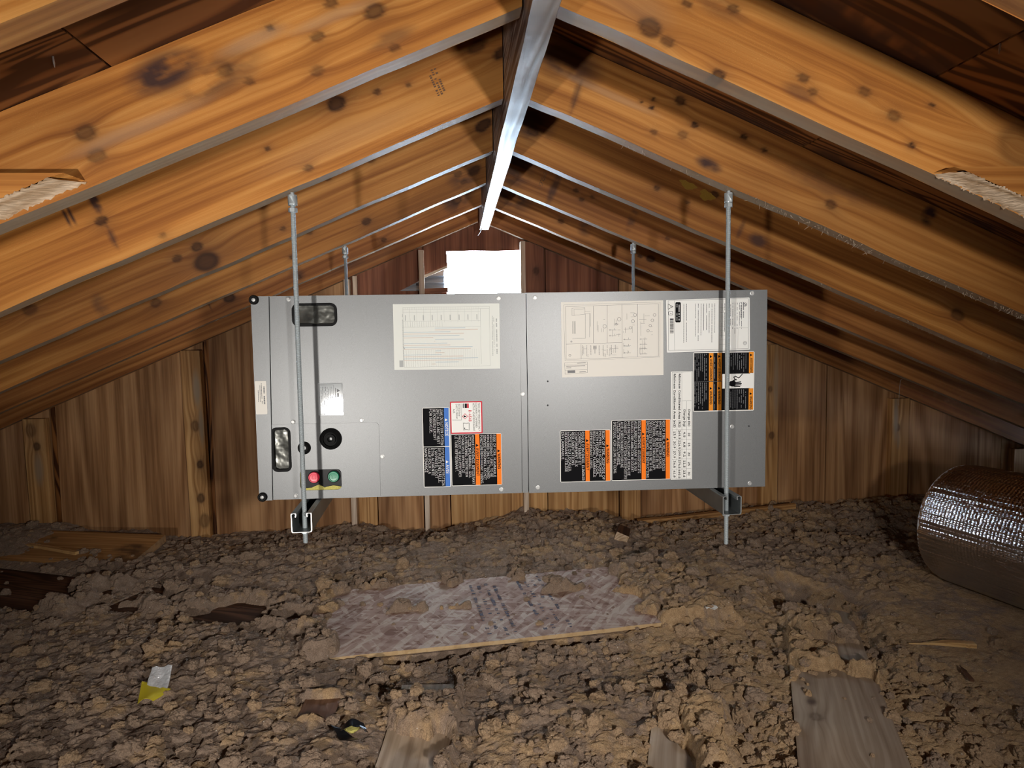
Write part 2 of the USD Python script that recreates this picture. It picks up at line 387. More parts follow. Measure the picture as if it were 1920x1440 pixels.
def tube(points, r, n=8, cap=True):
    P = np.array(points, float)
    T = np.gradient(P, axis=0)
    T /= np.linalg.norm(T, axis=1, keepdims=True)
    up = np.array([0.3, 0.2, 0.93]) if abs(T[0] @ np.array([0.3, 0.2, 0.93])) < 0.9 else np.array([1.0, 0, 0])
    r = np.broadcast_to(r, len(P))
    V = []
    for p, t, rr in zip(P, T, r):
        a = np.cross(t, up)
        a /= np.linalg.norm(a)
        b = np.cross(t, a)
        th = np.arange(n) / n * 2 * np.pi
        V.append(p + rr * (np.cos(th)[:, None] * a + np.sin(th)[:, None] * b))
    V = np.vstack(V)
    F = []
    for i in range(len(P) - 1):
        for j in range(n):
            a, b, c, d = i * n + j, i * n + (j + 1) % n, (i + 1) * n + (j + 1) % n, (i + 1) * n + j
            F += [[a, c, b], [a, d, c]]
    if cap:
        V = np.vstack([V, P[0], P[-1]])
        k = len(V)
        for j in range(n):
            F += [[k - 2, j, (j + 1) % n], [k - 1, (len(P) - 1) * n + (j + 1) % n, (len(P) - 1) * n + j]]
    m = trimesh.Trimesh(V, F, process=False)
    m.fix_normals()
    return m


def lathe(profile, n=32):
    m = trimesh.creation.revolve(np.array(profile, float), sections=n)
    return m


def hexnut(r, h, hole=0.0, n=6):
    th = np.arange(n) / n * 2 * np.pi
    p = Polygon(np.stack([np.cos(th), np.sin(th)], 1) * r)
    m = trimesh.creation.extrude_polygon(p, h, engine="earcut")
    top = lathe([(0, -0.0001), (r * 0.9, -0.0001), (r * 1.02, h * 0.2), (r * 1.02, h * 0.8), (r * 0.9, h + 0.0001), (0, h + 0.0001)], 36)
    try:
        import manifold3d as m3
        A = m3.Manifold(m3.Mesh(np.asarray(m.vertices, np.float32), np.asarray(m.faces, np.uint32)))
        B = m3.Manifold(m3.Mesh(np.asarray(top.vertices, np.float32), np.asarray(top.faces, np.uint32)))
        q = (A ^ B).to_mesh()
        if len(q.tri_verts):
            m = trimesh.Trimesh(q.vert_properties[:, :3], q.tri_verts, process=False)
    except Exception:
        pass
    return m


def at(mesh, x, y, z):
    m = mesh.copy()
    m.apply_translation((x, y, z))
    return m


# ------------------------------------------------------------------ the roof's shape
XR, HR = 0.157, 0.4988             # ridge line and the height at which the rafters' undersides would meet
TL, TR = 0.4237, 0.4088            # slopes of the two roof sides
RY = [0.651, 1.0577, 1.4645, 1.8757, 2.2872, 2.6833, 3.09]   # near faces of the rafters
DEPTH, THICK = 0.140, 0.038
Y0, Y1 = -1.6, 3.17
WALL = 3.13                        # inner face of the gable sheathing


def slope_frame(side, y):
    """Along the rafter's underside away from the ridge, then up square to it; the third axis runs along the ridge."""
    t = TL if side == "L" else TR
    c, s = 1 / math.hypot(1, t), t / math.hypot(1, t)
    sx = -1 if side == "L" else 1
    o = np.array([XR, y, HR])
    return o, np.array([sx * c, 0, -s]), np.array([sx * s, 0, c]), np.array([0, 1.0, 0])


def ridge_left(y):
    return 0.126 + 0.0135 * (y - 1.06)


def rafter_s0(side, y):
    """Where the rafter's plumb cut meets the ridge board, measured along its underside from the ridge line."""
    t = TL if side == "L" else TR
    d = XR - ridge_left(y) if side == "L" else ridge_left(y) + 0.038 - XR
    return (d + 0.0025) * math.hypot(1, t)


def rafter_mesh(side, y, L, knots=(), stains=(), pales=(), **k):
    o, ex, ey, ez = slope_frame(side, y)
    s0 = rafter_s0(side, y)
    sh = lambda q: [(e[0] - s0, *e[1:]) for e in q]
    m, a = timber(L, DEPTH, THICK, (o + ex * s0, ex, ey, ez), knots=sh(knots), stains=sh(stains), pales=sh(pales), **k)
    v = np.array(m.vertices)
    s, t = (v - o) @ ex, (v - o) @ ey
    v -= np.outer(np.clip(1 - (s - s0) / 0.12, 0, 1) * t * (TL if side == "L" else TR), ex)   # plumb cut at the ridge
    m.vertices = v
    return m, a


# ------------------------------------------------------------------ setting: base boards, roof deck, gable wall, added rear wall
fl = thing("floor", "ceiling boards of the room below, under the insulation", "floor", (0.15, 0.8, -CZ), kind="structure")
obj("plasterboard", chamfer((-3.7, Y0 - 0.1, -CZ - 0.02), (4.0, Y1 + 0.1, -CZ), 0.002), "board_grey", fl)

ceil = thing("ceiling", "dark brown plywood roof decking lying over the rafters", "roof deck", (XR, 0.8, 0.55), kind="structure")
for side in "LR":
    o, ex, ey, ez = slope_frame(side, 0)
    n = 0
    for i, (s0, s1) in enumerate(((0.0, 0.62), (0.62, 1.84), (1.84, 3.06), (3.06, 3.95))):
        for j, (y0, y1) in enumerate(((Y0, 0.05), (0.05, 2.49), (2.49, Y1))):
            lead = -DEPTH * (TL if side == "L" else TR)
            L, W = y1 - y0 - 0.003, s1 - s0 - 0.003
            # board axes: along the slope (face grain runs down the roof here), then along the ridge
            fr = (o + ex * (s0 + (lead if i == 0 else 0)) + ey * (DEPTH + 0.0015) + ez * (y0 + 0.0015), ex, ez, np.cross(ex, ez))
            sgn = 1 if fr[3] @ ey > 0 else -1
            fr = (fr[0] + (0 if sgn > 0 else 0.0125) * ey, *fr[1:])
            W2 = W - (lead if i == 0 else 0)
            stn = [(W2 * RNG.random(), L * RNG.random(), 0.05 + 0.25 * RNG.random(), 0.03 + 0.05 * RNG.random(), 0.9) for _ in range(9)]
            # dark blotches where the sheets lie on the rafters
            for y in RY:
                if y0 < y < y1:
                    for q in range(5):
                        stn.append((W2 * RNG.random(), y - y0 - 0.01, 0.05 + 0.1 * RNG.random(), 0.035, 0.8))
            m, a = timber(W2, L, 0.0125, fr, nx=60 if j == 1 else 12, ny=120 if j == 1 else 12, stains=stn, wav=0, seed=11 + i * 3 + j + (40 if side == "R" else 0))
            obj("plywood_sheet", m, "deck", ceil, attrs=a)
for side in "LR":
    o, ex, ey, ez = slope_frame(side, 0)
    lead = -(DEPTH + 0.015) * (TL if side == "L" else TR)
    m, _ = timber(4.3 - lead, Y1 - Y0 + 0.2, 0.006, (o + ex * (lead - 0.004) + ey * (DEPTH + 0.0155) + ez * (Y0 - 0.1), ex, ez, ey), nx=4, ny=4, wav=0)
    obj("roofing_felt", m, "blackfilm", ceil)  # unseen sheet added over the deck, stops daylight leaking through its joints
# roofing nails that came through the deck
for side, s, y in (("L", 0.72, 0.93), ("L", 0.66, 0.985), ("R", 0.30, 1.33), ("R", 0.345, 1.36), ("R", 0.62, 0.93), ("R", 0.93, 0.9), ("R", 0.55, 1.35)):
    o, ex, ey, ez = slope_frame(side, 0)
    p = o + ex * s + ez * y + ey * (DEPTH + 0.002)
    q = p - ey * 0.014 + ex * 0.004
    obj("nail", tube([p, p * 0.4 + q * 0.6, q], [0.0016, 0.0015, 0.0003], 6), "nail", ceil, smooth=True)


def roof_poly(up=0.0, x0=-3.6, x1=3.9):
    zl = HR - TL * (XR - x0) + up
    zr = HR - TR * (x1 - XR) + up
    return Polygon([(x0, -CZ - 0.01), (x1, -CZ - 0.01), (x1, max(zr, -CZ)), (XR, HR + up), (x0, max(zl, -CZ))])


UP = DEPTH * 1.085 - 0.002
HOLE = Polygon([(0.008, 0.372), (0.120, 0.3745), (0.238, 0.373), (0.338, 0.376), (0.340, -0.05), (0.006, -0.05), (0.007, 0.204), (-0.004, 0.262), (0.011, 0.300)])
GAP = Polygon([(-0.206, 0.196), (-0.122, 0.238), (-0.100, 0.256), (0.012, 0.302), (0.012, 0.203), (-0.10, 0.2045), (-0.103, 0.196)])
holes = unary_union([HOLE, GAP])
wall = thing("wall_back", "brown plywood gable wall with flat studs behind the grey cabinet", "wall", (XR, WALL, -CZ), kind="structure")


def wall_piece(name, poly, y, t, mat, seed, knots=(), stains=(), label=None):
    """An upright panel of any outline, its grain running up."""
    ms = []
    poly = poly.intersection(roof_poly(UP))
    for g in getattr(poly, "geoms", [poly]):
        if g.is_empty or g.area < 1e-5:
            continue
        m = trimesh.creation.extrude_polygon(g, t, engine="earcut")
        ms.append(m)
    m = trimesh.util.concatenate(ms)
    v, f = trimesh.remesh.subdivide_to_size(m.vertices, m.faces, 0.045)
    v = v[f].reshape(-1, 3)
    f = np.arange(len(v)).reshape(-1, 3)
    rest = np.stack([v[:, 1], v[:, 0], v[:, 2]], 1)
    paint = np.zeros_like(rest)
    for (a, b, ra, rb, k) in stains:
        d = np.hypot((v[:, 0] - a) / ra, (v[:, 1] - b) / rb)
        paint[:, 1] = np.maximum(paint[:, 1], np.clip(k * (1.2 - d) * 1.5, 0, k))
    w = np.stack([v[:, 0], y + t - v[:, 2], v[:, 1]], 1)
    return obj(name, trimesh.Trimesh(w, f, process=False), mat, wall, attrs={"rest": rest + [seed * 1.71 % 9, seed * 0.93 % 7, seed % 3], "paint": paint}, label=label)


def vbox(x0, x1, z0=-CZ, z1=0.8, lean=0.0):
    return Polygon([(x0 + lean, z0), (x1 + lean, z0), (x1, z1), (x0, z1)])


PX = [(-3.6, -2.48, "ply"), (-2.48, -1.715, "ply"), (-1.690, -1.064, "ply"), (-1.038, -0.435, "ply"), (-0.432, -0.098, "ply2"), (-0.094, 0.452, "ply2"), (0.456, 0.792, "ply2"), (0.796, 1.205, "ply"), (1.208, 1.808, "ply"), (1.812, 2.165, "ply"), (2.168, 2.72, "ply"), (2.724, 3.9, "ply")]
for i, (a, b, mt) in enumerate(PX):
    p = vbox(a, b).difference(holes)
    if mt == "ply2":       # above the cabinet the colour is reddish, darkened for its shade; below, browner boards
        wall_piece("plywood_panel", p.intersection(sbox(-5, -0.12, 5, 5)), WALL + 0.001 * (i % 3), 0.012, "ply2", 21 + i, label="reddish plywood panel above the cabinet, its colour darkened for shade")
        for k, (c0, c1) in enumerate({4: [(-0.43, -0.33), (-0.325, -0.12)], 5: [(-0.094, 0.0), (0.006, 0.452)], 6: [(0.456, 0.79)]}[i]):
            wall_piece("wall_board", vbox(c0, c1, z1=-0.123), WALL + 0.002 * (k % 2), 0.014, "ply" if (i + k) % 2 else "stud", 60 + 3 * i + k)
    else:
        wall_piece("plywood_panel", p, WALL + 0.001 * (i % 3), 0.012, mt, 31 + i)
wall_piece("outer_sheathing", roof_poly(UP).difference(holes.buffer(0.004)), 3.155, 0.012, "deck", 5)
# flat studs and narrow pale laths on the sheathing
STUDS = [(-1.800, -1.713, 0.010), (-1.140, -1.059, 0.014), (1.468, 1.548, 0.0), (2.118, 2.205, 0.0), (0.795, 0.885, 0.0), (2.76, 2.85, 0), (-2.46, -2.37, 0)]
for i, (a, b, ln) in enumerate(STUDS):
    x = (a + b) / 2
    ztop = HR - (TL if x < XR else TR) * abs(b - XR if x > XR else a - XR) - 0.002
    if 0.7 < x < 0.9:
        ztop = -0.10
    kn = {0: [(0.55, 0.05, 0.012, .8), (0.62, 0.03, 0.02, .5)], 1: [(0.45, 0.055, 0.012, .9), (0.3, 0.05, 0.014, .8), (0.62, 0.045, 0.016, .6), (0.2, 0.06, 0.02, .5)], 2: [(.5, .05, .012, .7), (.72, .04, .01, .6)], 3: [(.52, .03, .012, .7)]}.get(i, [])
    pl = {0: [(0.45, 0.05, 0.08, 0.022, .7)], 1: [(0.78, 0.060, 0.09, 0.018, .9), (0.62, 0.07, 0.10, 0.012, .8)], 2: [(.75, .07, .2, .015, .6)], 3: [(0.57, 0.02, 0.13, 0.014, .9), (.46, .035, .05, .01, .6)]}.get(i, [])
    m, at_ = timber(ztop + CZ, b - a, THICK, (np.array([a, WALL - 0.0005 - THICK, -CZ]), np.array([0, 0, 1.0]), np.array([1.0, 0, 0]), np.array([0, 1.0, 0])), nx=160, ny=18, knots=[(q[0] + 0.06, q[1], q[2], q[3]) for q in kn], pales=[(q[0] + 0.06, *q[1:]) for q in pl], wav=0.001, seed=80 + i)
    v = np.array(m.vertices)
    v[:, 0] += (v[:, 2] + 0.5) * -0.012 * (1 if ln else 0)
    m = trimesh.Trimesh(v, m.faces, process=False)
    obj("stud", m, "stud", wall, attrs=at_)
for i, (a, b, z0, z1, dpt) in enumerate(((-0.439, -0.415, -CZ, 0.246, 0.055), (-0.395 - 0.01, -0.388, -0.1, 0.262, 0.02), (-0.114, -0.092, -CZ, 0.372, 0.045), (0.337, 0.359, -CZ, 0.408, 0.050))):
    m, at_ = timber(z1 - z0, b - a, dpt, frame((a, WALL, z0), (0, 0, 1), (1, 0, 0)), nx=40, ny=2, wav=0.0015, seed=95 + i)
    v = np.array(m.vertices)
    v[:, 1] = WALL - 0.0005 - np.abs(v[:, 1] - WALL)
    m = trimesh.Trimesh(v, m.faces, process=False)
    obj("wall_lath", m, "lathpale", wall, attrs=at_)
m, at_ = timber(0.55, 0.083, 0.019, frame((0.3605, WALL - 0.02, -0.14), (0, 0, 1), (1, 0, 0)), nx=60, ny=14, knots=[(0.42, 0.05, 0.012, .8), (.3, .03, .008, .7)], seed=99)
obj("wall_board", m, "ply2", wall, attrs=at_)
# torn edge of the opening: a tilted pale strip and a short block under it
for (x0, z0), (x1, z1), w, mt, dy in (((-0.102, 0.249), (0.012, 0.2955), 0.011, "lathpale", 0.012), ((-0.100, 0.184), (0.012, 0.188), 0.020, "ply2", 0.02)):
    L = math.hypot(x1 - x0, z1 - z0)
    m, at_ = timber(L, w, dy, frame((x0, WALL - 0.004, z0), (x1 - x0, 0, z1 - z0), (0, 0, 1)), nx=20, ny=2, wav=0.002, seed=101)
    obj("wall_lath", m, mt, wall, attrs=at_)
obj("louver_box", chamfer((-0.25, 3.196, 0.12), (-0.004, 3.215, 0.33), 0.001), "louver", wall, label="dark grey panel added behind the louvre slats to block daylight")  # added panel that keeps daylight out of the gap
for k in range(4):
    m = chamfer((-0.24, 3.172, 0), (0.0, 3.178, 0.022), 0.001)
    m.apply_transform(trimesh.transformations.rotation_matrix(-0.5, (1, 0, 0), (0, 3.175, 0)))
    obj("louver_slat", at(m, -0.006, 0.006, 0.175 + 0.03 * k), "louver", wall)

obj("wall_front", chamfer((-3.6, Y0 - 0.02, -CZ), (3.9, Y0, 0.7), 0.002), simple("added_wall_wood", (0.20, 0.10, 0.04), 0.7), kind="structure", label="plain wall added out of view behind the camera for bounce light", cat="wall")  # unseen wall, added to close the attic and bounce lamp light

# ------------------------------------------------------------------ ridge board and rafters
L = 4.60
skew = np.array([0.0135, 1.0, 0])
m, at_ = timber(L, 0.215, 0.038, frame((0.1075, 2.965 - L, 0.440), skew, (0, 0, 1)), nx=230, ny=10, edge_faces=(2,), edgev=0.35, wav=0.0015, seed=3,
                stains=[(L - 0.72, 0.0, 0.05, 0.2, 0.9), (L - 1.42, 0, 0.05, 0.2, 0.7), (L - 1.95, 0, 0.05, 0.2, 0.8), (L - 0.35, 0, 0.03, 0.2, 0.8), (L - 1.7, 0, 0.06, 0.2, 0.5)])
rb = thing("ridge_board", "grey wooden ridge board where the rafters meet, running to the bright opening", "ridge board", (0.14, 1.0, 0.44))
v = np.array(m.vertices)
# the frame's third axis points to -x or +x: centre the board on the ridge line
v[:, 0] += 0.126 - (v[np.abs(v[:, 1] - 1.06) < 0.02][:, 0].min())
obj("board", trimesh.Trimesh(v, m.faces, process=False), "ridge", rb, attrs=at_)
obj("nail", tube([(0.158, 2.93, 0.442), (0.150, 2.95, 0.425), (0.143, 2.962, 0.417)], [0.002, 0.0016, 0.0006], 6), "nail", rb, smooth=True, label="bent nail under the end of the board")

K = {
    ("L", 1): ("rafter_a", [(0.241, 0.075, .010, .8), (0.332, 0.072, .006, .7), (0.69, 0.071, .010, .75), (0.69, 0.037, .009, .6), (0.474, 0.077, .008, .6), (0.448, 0.052, .005, .6), (0.353, 0.028, .006, .6), (0.389, 0.108, .004, .8), (0.295, .108, .006, .7), (0.236, .016, .005, .6)],
               [(0.553, 0.106, 0.055, 0.028, 1.0), (0.50, 0.075, 0.08, 0.03, .7), (0.236, 0.03, .04, .012, .5)], [(0.42, 0.10, .06, .012, .35), (.62, .05, .12, .012, .3), (.3, .09, .08, .01, .3)]),
    ("L", 2): ("rafter_a", [(0.35, 0.119, .013, 1.), (0.265, 0.11, .005, .8), (0.514, 0.09, .004, .8), (0.456, 0.025, .006, .7), (0.030, 0.086, .010, 1.), (0.072, 0.117, .010, .7), (0.873, 0.084, .008, .9), (0.777, 0.014, .005, .5), (.2, .1, .004, .7)],
               [(0.868, 0.125, 0.010, 0.03, 1.), (0.868, 0.05, 0.006, 0.03, .8), (0.92, .118, .004, .02, 1.), (.93, .118, .004, .02, 1.)], [(.38, .05, .2, .03, .12)]),
    ("L", 3): ("rafter_b", [(0.829, 0.026, .022, 1.), (0.835, 0.069, .010, .9), (0.894, 0.061, .008, .8), (0.615, 0.027, .005, .7), (0.045, 0.069, .012, 1.), (0.454, 0.098, .004, .8), (1.282, 0.087, .012, .6), (.33, .1, .007, .6)], [(1.29, 0.11, .03, .02, .8), (1.12, .03, .02, .03, .5)], []),
    ("L", 4): ("rafter_b", [(0.424, 0.038, .010, .9), (0.689, 0.027, .006, .8), (0.053, 0.05, .012, .8), (0.10, .06, .008, .7), (0.604, 0.077, .007, .7), (1.135, 0.063, .012, .7), (.09, .03, .006, .7)], [(0.08, .05, .05, .04, .7)], []),
    ("L", 5): ("rafter_c", [(1.023, 0.055, .014, 1.), (0.758, 0.022, .008, .8), (0.408, 0.024, .007, .7), (.1, .05, .012, .8)], [(.1, .06, .06, .05, .8), (.76, .03, .03, .03, .6), (1.1, .07, .004, .04, .8)], []),
    ("R", 1): ("rafter_a", [(0.163, 0.025, .012, .8), (0.197, 0.018, .007, .7), (0.29, 0.003, .007, .9), (0.417, 0.053, .006, .7), (0.203, 0.081, .005, .7), (0.274, 0.104, .006, .7), (0.578, 0.059, .008, .6), (0.518, 0.074, .007, .6), (0.80, 0.10, .03, .45), (0.624, 0.027, .004, 1.), (.44, .04, .005, .6), (.63, .1, .003, .9)], [(.42, .03, .03, .012, .5), (.25, .1, .05, .02, .4)], [(.12, .05, .08, .03, .15)]),
    ("R", 2): ("rafter_b", [(0.328, 0.122, .008, .9), (0.376, 0.088, .005, 1.), (0.487, 0.108, .005, 1.), (0.726, 0.049, .009, .7), (0.273, 0.102, .003, 1.), (0.276, 0.085, .003, 1.), (0.25, 0.089, .002, 1.), (.36, .06, .007, .5), (.54, .1, .004, .9), (.3, .04, .005, .6)], [(0.437, 0.026, .03, .014, 1.), (0.949, 0.116, .018, .022, 1.2), (0.09, 0.10, .06, .04, .8), (.7, .09, .12, .03, .4), (.12, .05, .006, .06, .7)], [(.19, .075, .12, .01, .3)]),
    ("R", 3): ("rafter_b", [(0.594, 0.108, .008, .9), (0.436, 0.063, .006, .8), (1.399, 0.07, .014, .7), (.08, .07, .010, .8), (.53, .06, .004, .7)], [(0.07, 0.09, .05, .05, .9), (0.759, 0.041, .03, .02, .9), (.70, .05, .008, .03, .6)], []),
    ("R", 4): ("rafter_c", [(0.272, 0.078, .006, .8), (0.30, 0.058, .006, .8), (.33, .08, .005, .7), (.62, .05, .006, .6)], [(0.20, 0.06, .014, .06, .8), (0.483, 0.07, .014, .05, .6), (.07, .07, .05, .06, .8)], []),
    ("R", 5): ("rafter_c", [(0.686, 0.05, .012, .9), (0.642, 0.044, .007, .8), (.3, .05, .008, .7), (1.2, .05, .012, .7)], [(.1, .07, .07, .05, .8), (.4, .06, .03, .03, .6)], []),
    ("L", 0): ("rafter_a", [(.75, .05, .012, .7)], [(.62, .08, .05, .03, .5)], []), ("R", 0): ("rafter_b", [(.85, .05, .012, .7), (.9, .03, .008, .7)], [(.86, .04, .1, .04, .6)], []),
    ("L", 6): ("rafter_c", [(.9, .05, .01, .8)], [(.5, .06, .2, .05, .7)], []), ("R", 6): ("rafter_c", [(1., .05, .01, .8)], [(.6, .06, .2, .05, .7)], []),
}
RL = {
    ("L", 0): "left rafter nearest the camera, only its lower edge in the top left corner",
    ("L", 1): "left rafter with the dark water stains and a sawn triangular offcut on its face",
    ("L", 2): "left rafter carrying the front left threaded rod, a vertical crack near its knot",
    ("L", 3): "left rafter with one big dark double knot, third from the camera's full ones",
    ("L", 4): "left rafter carrying the rear left threaded rod, behind the one with the big knot",
    ("L", 5): "left rafter last before the gable wall, brown and half hidden behind the cabinet",
    ("L", 6): "gable end rafter against the plywood wall, left of the ridge",
    ("R", 0): "right rafter nearest the camera, only its lower edge in the top right corner",
    ("R", 1): "right rafter with orange face, wide pale underside and sawn offcut at its lower end",
    ("R", 2): "right rafter carrying the front right threaded rod, black blotch and fuzzy lower edge",
    ("R", 3): "right rafter with two yellow resin patches beside the rod's coupling nut",
    ("R", 4): "right rafter carrying the rear right threaded rod",
    ("R", 5): "right rafter last before the gable wall, passing just above the cabinet's right corner",
    ("R", 6): "gable end rafter against the plywood wall, right of the ridge",
}
RAF = {}
for side in "LR":
    for i, y in enumerate(RY):
        mt, kn, stn, pl = K[(side, i)]
        Lr = 3.35 if i else 2.2
        near = 0 < i < 6
        m, at_ = rafter_mesh(side, y, Lr, nx=640 if near else 40, ny=32 if near else 6, knots=kn, stains=stn, pales=pl, edge_faces=(2,), edgev=0.8 if i else 0.15, wav=0.0016 if (side, i) != ("R", 2) else 0.003, seed=1 + i + (20 if side == "R" else 0))
        m = trimesh.Trimesh(m.vertices, m.faces if side == "L" else m.faces[:, ::-1], process=False)
        root = thing("rafter", RL[(side, i)], "rafter", (m.bounds[0][0] if side == "L" else m.bounds[1][0], y, m.bounds[0][2]))
        RAF[(side, i)] = root
        obj("timber", m, mt, root, attrs=at_)


def on_rafter(side, i, pts, lift):
    """(s, t) pairs on a rafter's near face to points."""
    o, ex, ey, ez = slope_frame(side, RY[i])
    return np.array([o + ex * s + ey * t - ez * lift for s, t in pts])


# two resin patches on the third right rafter
for k, (s, t, a, b) in enumerate(((0.514, 0.103, 0.024, 0.010), (0.574, 0.097, 0.022, 0.013))):
    th = np.linspace(0, 2 * np.pi, 26)[:-1]
    rr = 1 + 0.18 * np.sin(3 * th + k) + 0.1 * np.sin(7 * th)
    pl = Polygon(np.stack([s + a * rr * np.cos(th), t + b * rr * np.sin(th)], 1))
    m = trimesh.creation.extrude_polygon(pl, 0.0009, engine="earcut")
    p = on_rafter("R", 3, np.array(m.vertices)[:, :2], 0)
    p[:, 1] -= np.array(m.vertices)[:, 2] + 0.0004
    mm = trimesh.Trimesh(p, m.faces, process=False)
    mm.fix_normals()
    obj("resin_patch", mm, simple(f"resin_{k}", (0.33, 0.19, 0.03), 0.3, bump=(300, .5, .002)), RAF[("R", 3)], label="yellow resin patch")
# faded grade stamps: rows of small bars
def stamp(side, i, s0, t0, ds, dt, rows, n, seed):
    r = np.random.default_rng(seed)
    q = []
    for a in range(rows):
        for b in range(n):
            if r.random() < 0.75:
                q.append(sbox(s0 + ds * a / rows, t0 + dt * b / n, s0 + ds * (a + 0.55) / rows, t0 + dt * (b + 0.35 + 0.4 * r.random()) / n))
    m = extr(unary_union(q), 0.0003)
    p = on_rafter(side, i, np.array(m.vertices)[:, :2], 0)
    p[:, 1] -= np.array(m.vertices)[:, 2] + 0.0008
    mm = trimesh.Trimesh(p, m.faces, process=False)
    obj("grade_stamp", mm, "stampink", RAF[(side, i)], label="faded ink grade stamp")


M["stampink"] = simple("faded_ink", (0.12, 0.06, 0.03), 0.7)
stamp("L", 2, 0.135, 0.055, 0.022, 0.055, 3, 12, 4)
stamp("R", 4, 0.150, 0.035, 0.014, 0.06, 3, 12, 5)
stamp("L", 1, 0.085, 0.045, 0.05, 0.012, 2, 8, 6)

# ragged fibres along the lower edges of two right rafters
def fibres(i, s0, s1, n, seed, ln):
    r = np.random.default_rng(seed)
    o, ex, ey, ez = slope_frame("R", RY[i])
    ms = []
    for _ in range(n):
        s_ = s0 + (s1 - s0) * r.random() ** 0.8
        p = o + ex * s_ + ey * 0.0008 + ez * (0.038 * r.random())
        l = ln * (0.3 + r.random() ** 2)
        a = ex * r.normal() * 0.6 + ez * r.normal() * 0.5 - ey * 0.8
        b = a + r.normal(0, 0.5, 3)
        ms.append(tube([p, p + a * l * 0.5, p + (a + b) * 0.5 * l], [0.0007, 0.0006, 0.0003], 3, cap=False))
    obj("wood_fibre", trimesh.util.concatenate(ms), "fibre", RAF[("R", i)], label="ragged saw fibres along the lower edge", kind="stuff")


M["fibre"] = simple("saw_fibre", (0.42, 0.32, 0.23), 0.9)
fibres(2, 0.25, 2.0, 520, 1, 0.0075)
fibres(3, 0.75, 2.2, 300, 2, 0.0055)

# sawn-off remnants of collar ties nailed to the near face of the first pair of rafters
def remnant(side, pts, label, lift, seed):
    """pts: (s, t) of the outline, the saw cut running from the first point to the last; its near edge is lifted."""
    TH_ = 0.028
    base = on_rafter(side, 1, pts, 0.0008)
    fp = [list(p) for p in pts]
    fp[0] = [fp[0][0] + 0.030, fp[0][1] + lift * 0.75]
    fp[-1][1] += lift
    front = on_rafter(side, 1, fp, TH_)
    n = len(pts)
    V = np.vstack([base, front])
    F = []
    for k in range(1, n - 1):
        F += [[0, k, k + 1], [n, n + k + 1, n + k]]
    for k in range(n - 1):
        F += [[k, n + k, n + k + 1], [k, n + k + 1, k + 1]]
    v = V[np.array(F)].reshape(-1, 3)
    f = np.arange(len(v)).reshape(-1, 3)
    root = thing("tie_offcut", label, "wood offcut", tuple(V.mean(0)))
    obj("board", trimesh.Trimesh(v, f, process=False), "rafter_a", root, attrs={"rest": v[:, [0, 2, 1]] + [3.3, 1.2, 0], "paint": np.zeros_like(v)})
    a0, a1, b0, b1 = base[0], base[-1], front[0], front[-1]
    N, Mr = 120, 7
    r = np.random.default_rng(seed)
    u, w = np.meshgrid(np.linspace(0, 1, N), np.linspace(-0.06, 1.08, Mr), indexing="ij")
    u, w = u.ravel()[:, None], w.ravel()[:, None]
    P = (a0 * (1 - u) + a1 * u) * (1 - w) + (b0 * (1 - u) + b1 * u) * w
    P = P + np.array([0, 0, -1.0]) * (0.0012 + 0.0022 * meshkit.fbm(np.hstack([u * 60, w * 6, 0 * u + seed]), 3)[:, None])
    P = P + r.normal(0, 0.0005, P.shape)
    edge_ = (np.abs(w - 0.5) > 0.5)
    P = P + edge_ * np.array([0, 0, 1.0]) * (r.normal(0, 0.0014, (len(P), 1)))
    i_ = np.arange(N * Mr).reshape(N, Mr)
    q = np.stack([i_[:-1, :-1], i_[1:, :-1], i_[1:, 1:], i_[:-1, 1:]], -1).reshape(-1, 4)
    obj("cut_face", trimesh.Trimesh(P, np.vstack([q[:, [0, 1, 2]], q[:, [0, 2, 3]]]), process=False), "pale", root, attrs={"rest": np.hstack([u * 0.3 + 1, w * 0.03 + 2, 0 * u]), "paint": np.zeros_like(P)}, label="pale ragged saw cut")


remnant("L", [(0.7205, 0.0110), (0.731, 0.0200), (1.06, 0.157), (1.06, 0.000)], "sawn triangular board end nailed on the left rafter with water stains", 0.015, 3)
remnant("R", [(0.676, 0.0040), (0.688, 0.0120), (0.960, 0.128), (0.960, 0.004)], "sawn triangular board end nailed on the right rafter with the pale underside", 0.013, 4)

# ------------------------------------------------------------------ the hanging hardware
YF, YB = 1.4835, 2.3062
UZ = -0.36782                                   # underside of the cabinet, top of the channels


